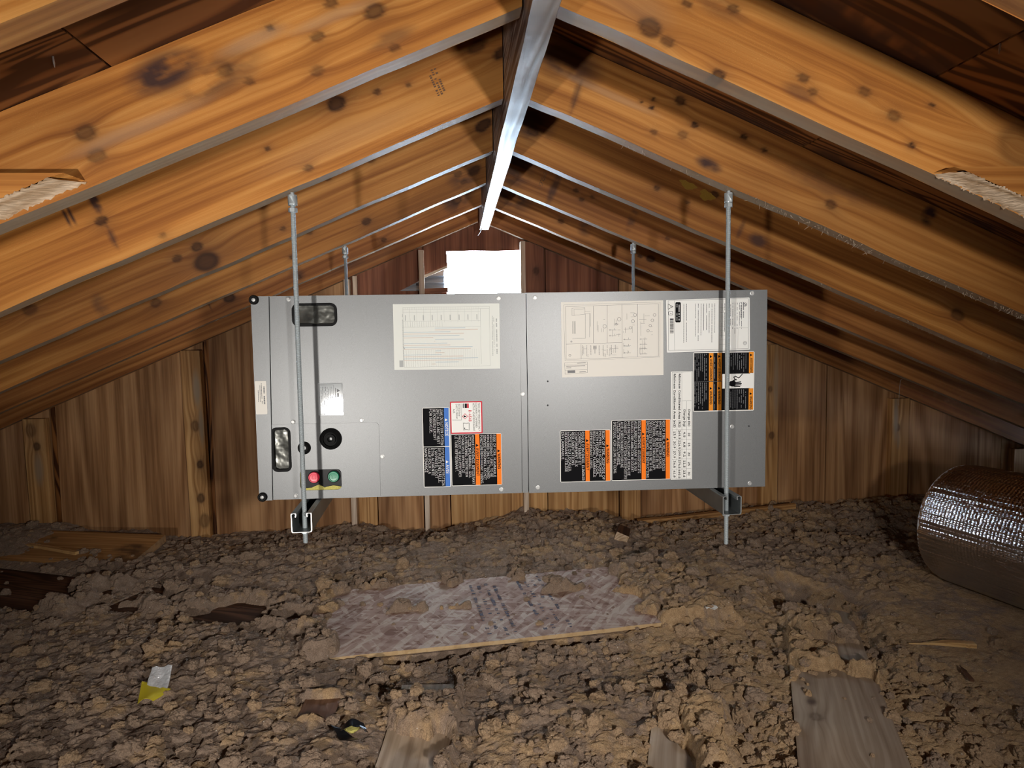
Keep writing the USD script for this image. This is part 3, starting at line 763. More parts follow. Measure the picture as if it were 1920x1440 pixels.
def strut(x0, x1, y0, y1, label, cut="zinc_cut"):
    """A lipped channel, open side up, from (x0, y0) to (x1, y1)."""
    w, t, lip, cr = 0.0206, 0.0027, 0.0095, 0.006
    P = [(-w + lip - 0.001, -0.0085)]
    P += [(-w + lip, -0.003)]
    for a in np.linspace(0, math.pi, 7)[1:-1]:
        P.append((-w + lip / 2 + lip / 2 * math.cos(a), -0.003 + 0.0035 * math.sin(a)))
    P += [(-w, -0.004), (-w + 0.0005, -0.036)]
    for a in np.linspace(math.pi, 1.5 * math.pi, 4)[1:]:
        P.append((-w + 0.0045 + 0.004 * math.cos(a), -0.037 + 0.0043 * math.sin(a)))
    P = P + [(-x, z) for x, z in P[::-1]]
    prof = LineString(P).buffer(t / 2, cap_style=2, join_style=1, resolution=3).intersection(sbox(-w - .001, -0.0414, w + .001, 0.0))
    d = np.array([x1 - x0, y1 - y0, 0.0])
    Ln = np.linalg.norm(d)
    d /= Ln
    fr = (np.array([x0, y0, UZ]), np.array([d[1], -d[0], 0]), np.array([0, 0, 1.0]), d)
    root = thing("strut_channel", label, "metal channel", ((x0 + x1) / 2, (y0 + y1) / 2, UZ - 0.0413))
    obj("channel", moved(extr(prof, Ln), fr), "strut", root)
    end = moved(extr(prof, 0.0006), (fr[0] - d * 0.0006, *fr[1:]))
    obj("cut_end", end, cut, root, label="cut end of the channel")
    return root


strut(-0.3103, -0.3225, 1.4505, 2.375, "galvanised metal channel under the cabinet's left end, its bright cut end showing")
sr = strut(0.6228, 0.6385, 1.4505, 2.375, "galvanised metal channel under the cabinet's right end, seen from its left side", "strut_edge")


def rod(x, y, ztop, zbot, label, style):
    root = thing("threaded_rod", label, "threaded rod", (x, y, zbot))
    r = 0.0050
    n = {"g": ("geometry", {}), "s": ("separate_xyz", {}), "k": ("math", {"math_type": "multiply", "value2": 2 * math.pi / 0.0016}), "w": ("math", {"math_type": "sine"}), "b": ("bump", {"strength": 0.6, "distance": 0.0006}),
         "p": ("principled_bsdf", {"base_color": (0.50, 0.56, 0.58), "metallic": 0.45, "roughness": 0.36})}
    mt = usdkit.material(stage, LOOKS + "/thread", n, [("g.position", "s.vector"), ("s.z", "k.value1"), ("k.value", "w.value1"), ("w.value", "b.height"), ("b.normal", "p.normal")], surface="p.BSDF")
    obj("rod", at(lathe([(0, zbot), (r * 0.75, zbot), (r, zbot + 0.0015), (r, ztop - 0.03), (0, ztop - 0.03)], 20), x, y, 0), mt, root, smooth=40)
    zt = ztop - 0.0015
    obj("screw_shank", at(lathe([(0, zt - 0.008), (0.0042, zt - 0.008), (0.0040, zt - 0.0022), (0, zt - 0.0022)], 12), x, y, 0), "zinc", root, smooth=40)
    obj("coupling_nut", at(hexnut(0.0098, 0.0215), x, y, zt - 0.0285), "zinc", root, smooth=25)
    obj("jam_nut", at(hexnut(0.0095, 0.0085), x, y, zt - 0.0285 - 0.0098 - (0.004 if style else 0)), "zinc", root, smooth=25)
    zs = UZ - 0.0413
    obj("washer", at(lathe([(0.0052, zs - 0.0022), (0.0125, zs - 0.0022), (0.0125, zs - 0.0002), (0.0052, zs - 0.0002), (0.0052, zs - 0.0022)], 24), x, y, 0), "zinc", root, smooth=30)
    obj("lower_nut", at(hexnut(0.0088, 0.0085), x, y, zs - 0.0108), "zinc", root, smooth=25)


zl = lambda x: HR - TL * (XR - x)
zr = lambda x: HR - TR * (x - XR)
rod(-0.3103, YF, zl(-0.3103), -0.4414, "front left threaded rod hanging from the rafter with the vertical crack", 1)
rod(0.6232, YF, zr(0.6232), -0.4858, "front right threaded rod hanging in front of the black warning label", 0)
rod(-0.3215, YB, zl(-0.3215), -0.440, "rear left threaded rod going down behind the cabinet beside pale laths", 1)
rod(0.6365, YB, zr(0.6365), -0.440, "rear right threaded rod going down behind the cabinet, right of the opening", 0)

# ------------------------------------------------------------------ the air handler
EX, EN = np.array([0.99917, -0.04072, 0.0]), np.array([-0.04072, -0.99917, 0.0])
UO = np.array([-0.42795, 1.57735, UZ])
UFR = (UO, EX, np.array([0, 0, 1.0]), EN)        # u to the right, v up, third axis out of the front
UW, UH, UD = 1.1654, 0.4588, 0.535
unit = thing("air_handler", "grey horizontal air handler cabinet covered with warning labels, hung on two channels", "air handler", tuple(UO + EX * UW / 2 - EN * UD / 2))


def uobj(name, mesh, mat, parent=unit, **k):
    return obj(name, moved(mesh, UFR), mat, parent, **k)


def slab(poly, d0, d1):
    return at(extr(poly, d1 - d0), 0, 0, d0)


def rrect(u0, v0, u1, v1, r):
    return sbox(u0 + r, v0 + r, u1 - r, v1 - r).buffer(r, resolution=6)


uobj("cabinet_body", chamfer((0.0006, 0.0006, -UD), (UW - 0.0006, UH - 0.0006, -0.020), 0.003), "cabinet")
cut1, cut2, btn = rrect(0.0885, 0.3908, 0.1866, 0.4411, 0.014), rrect(0.0318, 0.0653, 0.0745, 0.1654, 0.0125), rrect(0.092, 0.021, 0.1848, 0.0681, 0.010)
seam = lambda v: 0.0302 + (0.0404 - 0.0302) * v / UH
strip = Polygon([(0, 0.0004), (seam(0) - 0.0012, 0.0004), (seam(UH) - 0.0012, UH - 0.0004), (0, UH - 0.0004)])
left = Polygon([(seam(0) + 0.0004, 0.0012), (0.5940, 0.0012), (0.5955, UH - 0.0006), (seam(UH) + 0.0004, UH - 0.0006)]).difference(unary_union([cut1, cut2, btn]))
flange = sbox(0.5952, 0.0012, 0.6088, UH - 0.0006)
right = sbox(0.6102, 0.0004, UW, UH)
front = uobj("left_door", slab(left, -0.0198, 0.0), "cabinet")
uobj("side_rail", slab(strip, -0.0198, 0.0015), "cabinet", label="narrow rail along the left edge")
uobj("centre_flange", slab(flange, -0.0198, -0.0006), "cabinet")
uobj("right_door", slab(right, -0.0198, 0.0004), "cabinet")
plate = Polygon([(0.0322, 0.0037), (0.2711, 0.0037), (0.2722, 0.163)] + [(0.2722 - 0.009 + 0.009 * math.cos(a), 0.163 + 0.009 * math.sin(a)) for a in np.linspace(0.2, math.pi / 2, 5)] + [(0.0345, 0.1730)])
uobj("service_plate", slab(plate.difference(unary_union([cut2, btn])), 0.0, 0.0011), "cabinet", label="small plate around the pipe holes")


def opening(name, poly, rim, depth, lab):
    """A knock-out with a rubber rim and a glossy film behind it."""
    a = uobj(name, slab(poly.buffer(0.0005), -depth - 0.002, -depth), "film", label=lab)
    ring = poly.buffer(0.0006).difference(poly.buffer(-rim))
    m = [slab(ring, -depth, 0.0012)]
    obj("rim", moved(trimesh.util.concatenate(m), UFR), "rubber", a, label="black rubber rim")
    return a


opening("filter_window", cut1, 0.0052, 0.008, "wide rounded opening with a black rim")
opening("side_window", cut2, 0.0052, 0.008, "upright rounded opening with a black rim")
bp = uobj("connection_block", slab(btn, -0.012, -0.006), "plug", label="black block holding the red and green caps")
fib = Polygon([(0.093, 0.020), (0.1835, 0.020), (0.184, 0.027), (0.165, 0.030), (0.150, 0.0275), (0.145, 0.026), (0.142, 0.028), (0.132, 0.0325), (0.124, 0.0295), (0.116, 0.026), (0.104, 0.0255), (0.0975, 0.034), (0.0965, 0.055), (0.0945, 0.063), (0.0925, 0.062)])
obj("insulation_edge", moved(slab(fib, -0.006, -0.002), UFR), "yellow", bp, label="yellow glass fibre showing at the block's edge")
pb = unary_union([Polygon([(0.0975, 0.036), (0.104, 0.0268), (0.116, 0.0275), (0.124, 0.031), (0.132, 0.0345), (0.142, 0.0295), (0.145, 0.0275), (0.150, 0.0290), (0.165, 0.0318), (0.183, 0.0285), (0.1845, 0.060), (0.176, 0.067), (0.100, 0.067), (0.096, 0.060)])])
obj("face_plate", moved(slab(pb, -0.006, -0.0015), UFR), "plug", bp)
for u, v, mt, dd in ((0.1239, 0.0507, "redcap", 0), (0.1675, 0.0515, "greencap", 1)):
    prof = [(0, -0.004), (0.0122, -0.004), (0.0122, 0.0055), (0.0112, 0.0068), (0.0098, 0.0068), (0.0092, 0.0040), (0, 0.0036)]
    cap = obj("pipe_cap", moved(at(lathe(prof, 36), u, v, 0), UFR), mt, bp, smooth=30, label=("red" if not dd else "green") + " round plastic cap")
    bar = affinity.rotate(unary_union([sbox(u - 0.0055, v - 0.0045, u - 0.0032, v + 0.004), sbox(u - 0.0055, v - 0.0045, u + 0.0045, v - 0.0022)] + ([sbox(u + 0.001, v - 0.0045, u + 0.003, v + 0.004)] if not dd else [])), 18 * dd, origin=(u, v))
    m = moved(slab(bar, 0.0030, 0.0052), UFR)
    bp2 = obj("cap_ridge", m, mt, bp)
    obj("cap_collar", moved(at(lathe([(0.0124, -0.004), (0.0142, -0.004), (0.0142, 0.001), (0.0124, 0.001), (0.0124, -0.004)], 36), u, v, 0), UFR), "rubber", bp, smooth=30)


def grommet(u, v, r, h, steps):
    prof = [(0, -0.002), (r, -0.002), (r, h * 0.25), (r * 0.93, h * 0.55), (r * 0.72, h)] + steps
    return uobj("grommet", at(lathe(prof, 48), u, v, 0.0011), "rubber", smooth=35, label="black stepped rubber grommet")


grommet(0.1641, 0.1374, 0.0243, 0.012, [(0.0160, 0.011), (0.0155, 0.005), (0.0120, 0.0045), (0.0115, 0.010), (0.0062, 0.0105), (0.0055, 0.004), (0.0035, 0.0038), (0.0032, -0.001), (0, -0.001)])
grommet(0.1045, 0.1180, 0.0143, 0.009, [(0.0088, 0.0085), (0.0082, 0.004), (0.0045, 0.0036), (0.0042, -0.001), (0, -0.001)])
for u, v in ((0.0076, 0.4503), (0.0080, 0.0090)):
    w = uobj("corner_washer", at(lathe([(0, 0), (0.0104, 0), (0.0104, 0.004), (0.0085, 0.0062), (0.0060, 0.0062), (0.0050, 0.0035), (0, 0.0035)], 36), u, v, 0.0015), "rubber", smooth=35, label="black rubber washer with a screw in it")
    obj("screw_head", moved(at(lathe([(0, 0.0030), (0.0042, 0.0030), (0.0040, 0.0064), (0.0018, 0.0070), (0.0015, 0.0058), (0, 0.0058)], 20), u, v, 0.0015), UFR), "screw", w, smooth=30)
for u, v in ((0.0819, 0.4511), (0.5476, 0.4474), (0.2336, 0.1777), (0.0815, 0.1775), (0.2777, 0.0939), (0.5990, 0.2295), (0.5464, 0.0105), (0.0814, 0.0094), (0.6296, 0.4476), (0.6307, 0.0129), (1.0853, 0.1436), (1.1296, 0.4512), (1.1284, 0.0089)):
    hx = hexnut(0.0036, 0.0026)
    fl_ = lathe([(0, 0), (0.0050, 0), (0.0050, 0.0008), (0.0036, 0.0012), (0, 0.0012)], 20)
    uobj("screw", trimesh.util.concatenate([at(hx, u, v, 0.001), at(fl_, u, v, 0.0002)]), "screw", smooth=25)
for u, v in ((0.6563, 0.2576), (0.6557, 0.2026), (1.1252, 0.1439)):
    uobj("screw_hole", at(lathe([(0, 0.0004), (0.0013, 0.0004), (0.0017, 0.0007), (0.0020, 0.0004)], 14), u, v, 0), "ink", smooth=False)

# ------------------------------------------------------------------ the printed labels on the cabinet (they read downwards)
def label_sheet(name, u0, v0, u1, v1, mat, lab, r=0.003, rot=0.0, d=0.0006):
    p = affinity.rotate(rrect(u0, v0, u1, v1, r), rot)
    return uobj(name, slab(p, 0.0003, d), mat, label=lab)


def prints(parent, name, polys, mat, d0=0.0006, d1=0.0009, lab=None):
    m = moved(slab(unary_union(polys) if isinstance(polys, (list, tuple)) else polys, d0, d1), UFR)
    return obj(name, m, mat, parent, label=lab, kind="stuff" if name in ("fine_print", "badge_print", "table_rule", "red_row", "blue_row", "diagram") else None)


TXT = {}


def text(s, u_base, v_top, h, length=None, bold=False, d=0.0012):
    """Lettering that reads downwards from v_top, its feet towards smaller u. length: fitted to it."""
    if (s, bold) not in TXT:
        TXT[(s, bold)] = meshkit.text_mesh(s, 1.0, 0.01, bold)
    m = TXT[(s, bold)].copy()
    v = np.array(m.vertices)
    v[:, 0] -= v[:, 0].min()
    k = (length / v[:, 0].max()) if length else h
    m.vertices = np.stack([u_base + v[:, 1] * h, v_top - v[:, 0] * k, d + v[:, 2] * 0.01], 1)
    return m


def lettering(parent, meshes, mat, name="lettering", lab=None):
    return obj(name, moved(trimesh.util.concatenate(meshes), UFR), mat, parent, label=lab)


def triangle(u, v, s):
    """A warning triangle whose top points to +u."""
    return Polygon([(u, v + s * 0.58), (u, v - s * 0.58), (u + s, v)])


def warn_block(parent, u_hi, lines, pitch, v_top, v_bot, h, maxlen=None):
    """Lines of white print, the first at the right."""
    out = []
    n = max(len(s) for s in lines)
    for i, s in enumerate(lines):
        out.append(text(s, u_hi - (i + 1) * pitch + (pitch - h) * 0.4, v_top - 0.002, h, (v_top - v_bot - 0.004) * min(1, len(s) / (maxlen or n)) ** 0.75))
    lettering(parent, out, "print")


def header(parent, u0, u1, v0, v1, word, mat, inkmat, frac=0.27, h=None):
    band = prints(parent, "header_band", [sbox(u0, v0, u1, v1)], mat, 0.0007, 0.0010)
    h = h or (u1 - u0) * 0.62
    ub = (u0 + u1) / 2 - h / 2
    vt = v1 - (v1 - v0) * frac
    ln = min(len(word) * h * 0.80, vt - v0 - 0.010)
    lettering(parent, [text(word, ub, vt - 0.0105, h, ln, True), slab(triangle(ub - 0.0003, vt - 0.0045, h), 0.0010, 0.0013)], inkmat, lab=f"{word} in the band")


# orange warning, left of the seam
a = label_sheet("warning_label", 0.4330, 0.0215, 0.5484, 0.1412, "edge_white", "black warning label with orange bands below the red-framed label")
prints(a, "black_field", d1=0.0007, mat="ink", polys=[sbox(0.4345, 0.0228, 0.5385, 0.1400)])
header(a, 0.5372, 0.5474, 0.0228, 0.1400, "WARNING", "orange", "ink", 0.30)
header(a, 0.4885, 0.4985, 0.0228, 0.1400, "AVERTISSEMENT", "orange", "ink", 0.18)
warn_block(a, 0.5360, ["RISK OF FIRE. FLAMMABLE", "REFRIGERANT USED. TO BE", "REPAIRED ONLY BY TRAINED", "SERVICE PERSONNEL. DO NOT", "PUNCTURE REFRIGERANT TUBING."], 0.00735, 0.1398, 0.0232, 0.0056)
warn_block(a, 0.4872, ["RISQUE D'INCENDIE. REFRIGERANT", "UTILISE INFLAMMABLE. SEUL", "UN PERSONNEL D'ENTRETIEN", "FORME PEUT REPARER CE", "PRODUIT. NE PAS PERFORER", "LE TUBE REFRIGERANT."], 0.0076, 0.1398, 0.0232, 0.0058)
# blue notice
a = label_sheet("notice_label", 0.3695, 0.0200, 0.4318, 0.2030, "edge_white", "black notice label with a blue band, beside the orange warning")
prints(a, "black_field", d1=0.0007, mat="ink", polys=[sbox(0.3712, 0.0216, 0.4200, 0.1125), sbox(0.3712, 0.1142, 0.4200, 0.2017)])
header(a, 0.4192, 0.4296, 0.1142, 0.2017, "NOTICE", "blue", "edge_white", 0.26)
header(a, 0.4192, 0.4296, 0.0216, 0.1125, "AVIS", "blue", "edge_white", 0.33)
warn_block(a, 0.4180, ["LEAK DETECTION SYSTEM", "INSTALLED. UNIT MUST", "BE POWERED EXCEPT", "FOR SERVICE."], 0.0082, 0.2015, 0.1145, 0.0064)
warn_block(a, 0.4180, ["SYSTEME DE DETECTION", "DE FUITE INSTALLE.", "L'APPAREIL DOIT", "ETRE ALIMENTE", "SAUF POUR LA", "MAINTENANCE"], 0.0076, 0.1122, 0.0220, 0.0060)
# red frame
a = label_sheet("refrigerant_label", 0.4331, 0.1420, 0.5060, 0.2157, "red", "white label in a red frame, R-454B in red letters", r=0.002, d=0.0009)
prints(a, "white_field", [rrect(0.4358, 0.1447, 0.5032, 0.2130, 0.001)], "white", 0.0009, 0.0011)
q = 0.0013
L_ = [text("THIS UNIT REQUIRES ONLY", 0.4965, 0.2115, 0.0040, 0.064, d=q), text("EQUIPMENT CONFIRMED", 0.4905, 0.2115, 0.0040, 0.056, d=q), text("WITH R-454B REFRIGERANT", 0.4845, 0.2115, 0.0040, 0.064, d=q),
      text("REFRIGERANT", 0.4520, 0.2105, 0.0036, 0.031, d=q), text("SAFETY GROUP", 0.4462, 0.2105, 0.0036, 0.034, d=q), text("A2L", 0.4400, 0.1990, 0.0042, d=q)]
L_.append(slab(unary_union([LineString([(0.4375, 0.1735), (0.4585, 0.1735), (0.4585, 0.2115)]).buffer(0.00025, cap_style=2)]), q, q + 0.0001))
bk = LineString([(0.4625, 0.1500), (0.4625, 0.1665), (0.4690, 0.1650), (0.4755, 0.1665), (0.4755, 0.1500), (0.4690, 0.1515), (0.4625, 0.1500)]).buffer(0.0004)
L_.append(slab(bk.union(sbox(0.4650, 0.1520, 0.4662, 0.1560)), q, q + 0.0001))
lettering(a, L_, "ink", lab="small black print and an open-book sign")
dm = Polygon([(0.4605, 0.1815), (0.4665, 0.1875), (0.4725, 0.1815), (0.4665, 0.1755)])
lettering(a, [text("R-454B", 0.4748, 0.1955, 0.0062, 0.0260, True, d=q), slab(dm.exterior.buffer(0.0005), q, q + 0.0001)], "red", name="red_lettering", lab="R-454B in red")
prints(a, "flame_sign", [Point(0.4655, 0.1815).buffer(0.0020), Polygon([(0.4660, 0.1832), (0.4660, 0.1797), (0.4700, 0.1815)])], "ink", q, q + 0.0001)
for u, mt in ((0.4640, "inkgrey"), (0.4690, "ink"), (0.4735, "red")):
    prints(a, "colour_swatch", [sbox(u - 0.0022, 0.2005, u + 0.0020, 0.2108)], mt, q, q + 0.0001)
# two orange labels and the charge table, right of the seam
a = label_sheet("warning_label", 0.6829, 0.0233, 0.7998, 0.1438, "edge_white", "black warning label with orange bands, the left one on the right door")
prints(a, "black_field", d1=0.0007, mat="ink", polys=[sbox(0.6845, 0.0246, 0.7985, 0.1424)])
header(a, 0.7885, 0.7985, 0.0246, 0.1424, "WARNING", "orange", "ink", 0.27)
header(a, 0.7415, 0.7513, 0.0246, 0.1424, "AVERTISSEMENT", "orange", "ink", 0.16)
warn_block(a, 0.7870, ["RISK OF FIRE. DISPOSE OF", "PROPERLY IN ACCORDANCE", "WITH FEDERAL OR LOCAL", "REGULATIONS. FLAMMABLE", "REFRIGERANT USED."], 0.0071, 0.1422, 0.0250, 0.0056)
warn_block(a, 0.7400, ["RISQUE D'INCENDIE. ELIMINER", "CORRECTEMENT ET", "CONFORMEMENT AUX", "REGLEMENTATIONS", "LOCALES OU LOCALES.", "REFRIGERANT UTILISE", "INFLAMMABLE."], 0.0078, 0.1422, 0.0250, 0.0062, maxlen=25)
a = label_sheet("warning_label", 0.8020, 0.0238, 0.9402, 0.1650, "edge_white", "largest black warning label with orange bands, beside the white charge table")
prints(a, "black_field", d1=0.0007, mat="ink", polys=[sbox(0.8036, 0.0252, 0.9388, 0.1636)])
header(a, 0.9290, 0.9388, 0.0252, 0.1636, "WARNING", "orange", "ink", 0.30)
header(a, 0.8722, 0.8820, 0.0252, 0.1636, "AVERTISSEMENT", "orange", "ink", 0.20)
warn_block(a, 0.9280, ["RISK OF FIRE. AUXILIARY DEVICES", "WHICH MAY BE IGNITION SOURCES", "SHALL NOT BE INSTALLED IN THE", "DUCTWORK, OTHER THAN AUXILIARY", "DEVICES LISTED FOR USE WITH THE", "SPECIFIC APPLIANCE. SEE INSTRUCTIONS."], 0.0076, 0.1634, 0.0256, 0.0060)
warn_block(a, 0.8710, ["RISQUE D'INCENDIE. LES DISPOSITIFS", "AUXILIAIRES QUI PEUVENT ETRE DES", "SOURCES D'INFLAMMATION NE DOIVENT", "PAS ETRE INSTALLES DANS LE RESEAU DE", "CONDUITS, A L'EXCEPTION DES DISPOSITIFS", "AUXILIAIRES ENUMERES POUR UNE", "UTILISATION AVEC L'APPAREIL", "SPECIFIQUE. VOIR LES INSTRUCTIONS."], 0.0081, 0.1634, 0.0256, 0.0062)
a = label_sheet("charge_table", 0.9410, 0.0225, 0.9915, 0.2745, "white", "narrow white table of refrigerant charge and minimum conditioned area", r=0.001)
cols = [0.9437, 0.9550, 0.9668, 0.9783, 0.9892]       # column lines from the left
rowsv = [0.1395, 0.1160, 0.0930, 0.0705, 0.0475, 0.0245]
ln = [sbox(c - 0.0002, 0.0245, c + 0.0002, 0.2725) for c in (cols[0], cols[1], cols[2], cols[4])] + [sbox(cols[3] - 0.0002, 0.0245, cols[3] + 0.0002, 0.2060)]
ln += [sbox(cols[0], r - 0.0002, cols[4], r + 0.0002) for r in rowsv + [0.2725]] + [sbox(cols[2], 0.2058, cols[4], 0.2062)]
prints(a, "table_rule", ln, "inkgrey")
T_ = [text("Minimum Conditioned Area (m2)", 0.9472, 0.2690, 0.0048, 0.124, True), text("Minimum Conditioned Area (ft2)", 0.9588, 0.2690, 0.0048, 0.124, True), text("Charge (kg)", 0.9705, 0.1870, 0.0046, 0.0405, True), text("Charge (lb)", 0.9815, 0.1870, 0.0046, 0.0395, True)]
for u, vals in ((0.9472, "13.9 20.9 27.9 34.8 41.8"), (0.9588, "149.9 224.9 299.9 374.8 449.8"), (0.9705, "4.5 6.8 9.1 11.3 13.6"), (0.9815, "10 15 20 25 30")):
    for i, s in enumerate(vals.split()):
        w = len(s) * 0.0041
        T_.append(text(s, u, (rowsv[i] + rowsv[i + 1]) / 2 + w / 2, 0.0046, w, True))
lettering(a, T_, "ink", lab="table headings and figures")
r = np.random.default_rng(3)


def dashes(u, v0, v1, w, fill=0.8, rr=r):
    """A line of print too small to read: short bars along v."""
    out, v = [], v1
    while v > v0:
        l = 0.0012 + 0.0035 * rr.random()
        if rr.random() < fill:
            out.append(sbox(u, max(v0, v - l), u + w, v))
        v -= l + 0.0006
    return out


# the big rating label top right
a = label_sheet("rating_label", 0.9305, 0.3200, 1.1250, 0.4400, "white", "large white rating label with small print at the top right", r=0.002, rot=1.0)
ln = [LineString([(0.9355, 0.3230), (0.9345, 0.4365), (1.1210, 0.4390), (1.1220, 0.3245), (0.9355, 0.3230)]).buffer(0.0003), LineString([(0.9495, 0.3235), (0.9485, 0.4365)]).buffer(0.0002)]
for i in range(14):
    u = 0.9700 + i * 0.0064 + (0.008 if i > 2 else 0) + (0.004 if i > 10 else 0)
    if i in (2, 11):
        continue
    ln += dashes(u, 0.337 + 0.035 * r.random(), 0.4290, 0.0012, 0.93)
for i in range(6):
    ln += dashes(1.079 + i * 0.0052, 0.345 + 0.03 * r.random(), 0.4300, 0.0011, 0.8)
ln += dashes(1.1085, 0.395, 0.4310, 0.0022, 0.85) + dashes(1.1030, 0.395, 0.4310, 0.0020, 0.85)
for i in range(9):
    ln.append(sbox(1.0540, 0.335 + i * 0.0105, 1.0760, 0.3353 + i * 0.0105))
for u in (1.0540, 1.0615, 1.0690):
    ln.append(sbox(u, 0.325, u + 0.0003, 0.437))
ln += [sbox(1.0975, 0.3245, 1.0978, 0.372), sbox(1.0975, 0.3720, 1.1205, 0.3723)]
prints(a, "fine_print", ln, "inkgrey", lab="small grey print and rules")
tri = Polygon([(0.9340, 0.4295), (0.9340, 0.4165), (0.9465, 0.4230)])
bars = []
v = 0.3965
while v > 0.3620:
    wd = 0.0006 + 0.0010 * r.random()
    bars.append(sbox(0.9385, v - wd, 0.9470, v))
    v -= wd + 0.0006 + 0.0007 * r.random()
bars += [tri.difference(tri.buffer(-0.0009)), sbox(0.9390, 0.4225, 0.9425, 0.4235), rrect(0.9350, 0.4040, 0.9450, 0.4120, 0.001).difference(rrect(0.9357, 0.4047, 0.9443, 0.4113, 0.001)), sbox(0.9390, 0.4070, 0.9420, 0.4082)]
prints(a, "black_print", bars, "ink", lab="warning triangle, book sign and bar code")
prints(a, "badge", [rrect(0.9510, 0.3870, 0.9635, 0.4330, 0.003)], "ink", lab="black rounded badge")
prints(a, "badge_print", dashes(0.9585, 0.391, 0.4290, 0.0022, 0.85) + dashes(0.9540, 0.391, 0.4290, 0.0016, 0.7), "print", 0.0009, 0.0011)
em = Point(1.1135, 0.4255).buffer(0.0044)
prints(a, "emblem", [em.difference(em.buffer(-0.0009)), LineString([(1.1110, 0.4265), (1.1128, 0.4278), (1.1140, 0.4250), (1.1125, 0.4235), (1.1155, 0.4240), (1.1160, 0.4268)]).buffer(0.0006), ],"inkgrey", lab="round emblem")
prints(a, "approval_mark", [Point(1.1140, 0.3372).buffer(0.0042).difference(Point(1.1140, 0.3372).buffer(0.0033)), sbox(1.1115, 0.3360, 1.1165, 0.3366), sbox(1.1115, 0.3376, 1.1165, 0.3382)], "inkgrey")
# black label with amber bands and the electric-shock picture
a = label_sheet("shock_label", 0.9930, 0.1803, 1.1367, 0.3180, "edge_white", "black label with six amber bands and a white picture of a hand and a lightning stroke", r=0.003)
prints(a, "black_field", d1=0.0007, mat="ink", polys=[sbox(0.9950, 0.1825, 1.1265, 0.3158)])
prints(a, "picture_field", [sbox(1.0610, 0.2330, 1.1345, 0.2668)], "white", 0.0008, 0.0010)
for u0, u1, v0, v1, w in ((1.0298, 1.0398, 0.2505, 0.3158, "AVERTISSEMENT"), (1.0298, 1.0398, 0.1825, 0.2490, "WARNING"), (1.0495, 1.0595, 0.2505, 0.3158, "AVERTISSEMENT"), (1.0495, 1.0595, 0.1825, 0.2490, "WARNING"), (1.1238, 1.1345, 0.2680, 0.3168, "AVERTISSEMENT"), (1.1238, 1.1345, 0.1825, 0.2322, "WARNING")):
    header(a, u0, u1, v0, v1, w, "amber", "ink", 0.06 if w[0] == "A" else 0.16, h=0.0056)
gp = []
for u0, n, v0, v1 in ((0.9965, 7, 0.2515, 0.3140), (0.9965, 7, 0.1835, 0.2480), (1.0425, 1, 0.2515, 0.3140), (1.0425, 1, 0.1835, 0.2480), (1.0760, 9, 0.2700, 0.3140), (1.0760, 9, 0.1850, 0.2300)):
    for i in range(n):
        gp += dashes(u0 + i * 0.0046 * (0.95 if n < 9 else 1.08), v0 + (v1 - v0) * 0.4 * r.random() ** 2, v1, 0.0013, 0.9)
gp += [sbox(1.0405, 0.1825, 1.0412, 0.3158), sbox(0.9950, 0.2494, 1.0600, 0.2500)]
prints(a, "fine_print", gp, "inkgrey", 0.0008, 0.0010, lab="rows of small grey print")
hand = [Polygon([(1.0760, 0.2400), (1.0850, 0.2372), (1.0915, 0.2395), (1.0930, 0.2475), (1.0885, 0.2520), (1.0790, 0.2490)])]
for k, (v, l, dv) in enumerate(((0.2382, 0.0120, -0.0006), (0.2408, 0.0150, 0.0), (0.2434, 0.0155, 0.0002), (0.2461, 0.0140, 0.0008))):
    hand.append(LineString([(1.0885, v), (1.0905 + l * 0.6, v + dv), (1.0905 + l, v + dv * 2)]).buffer(0.00115))
hand.append(LineString([(1.0860, 0.2500), (1.0915, 0.2530), (1.0940, 0.2528)]).buffer(0.0012))
hand.append(Polygon([(1.0700, 0.2410), (1.0765, 0.2400), (1.0785, 0.2490), (1.0745, 0.2500), (1.0735, 0.2470), (1.0700, 0.2500)]))
hand.append(LineString([(1.0905, 0.2545), (1.0880, 0.2590), (1.0925, 0.2610), (1.1000, 0.2565), (1.1080, 0.2655)]).buffer(0.0009))
prints(a, "shock_picture", hand, "ink", 0.0011, 0.0013, lab="hand struck by a lightning stroke")
# wiring diagram sheet
a = label_sheet("wiring_diagram", 0.6888, 0.2665, 0.9232, 0.4372, "cream", "large cream wiring diagram sheet on the right door", r=0.0008, rot=0.3)
u0, v1, su, sv = 0.6888, 0.4372, 0.2344 / 1620, 0.1707 / 1205     # measured on the sheet's own grid
G_ = lambda x, y: (u0 + (x - 100) * su, v1 - (y - 130) * sv)
seg = lambda *p, w=0.00022: LineString([G_(*q) for q in p]).buffer(w, cap_style=2)
dg = [seg((140, 180), (1670, 155), (1665, 1040), (150, 1075), (140, 180), w=.00018), seg((170, 205), (1640, 180), (1640, 1025), (170, 1050), (170, 205), w=.00025)]
for x, ya, yb in ((605, 200, 795), (825, 190, 795), (1060, 185, 1040), (1310, 180, 1030), (410, 810, 1050)):
    dg.append(seg((x, ya), (x, yb), w=.0003))
dg.append(seg((170, 805), (1060, 795), w=.0003))
dg += [seg((270, 230), (270, 350), (480, 330), (480, 715), (270, 720)), seg((270, 235), (475, 225), (475, 330)), seg((300, 350), (300, 250), (470, 245)), seg((470, 290), (560, 290)), seg((470, 320), (560, 320), (560, 530)), seg((545, 320), (545, 700))]
for i in range(5):
    dg.append(seg((275 + 12 * i, 440), (275 + 12 * i, 640)))
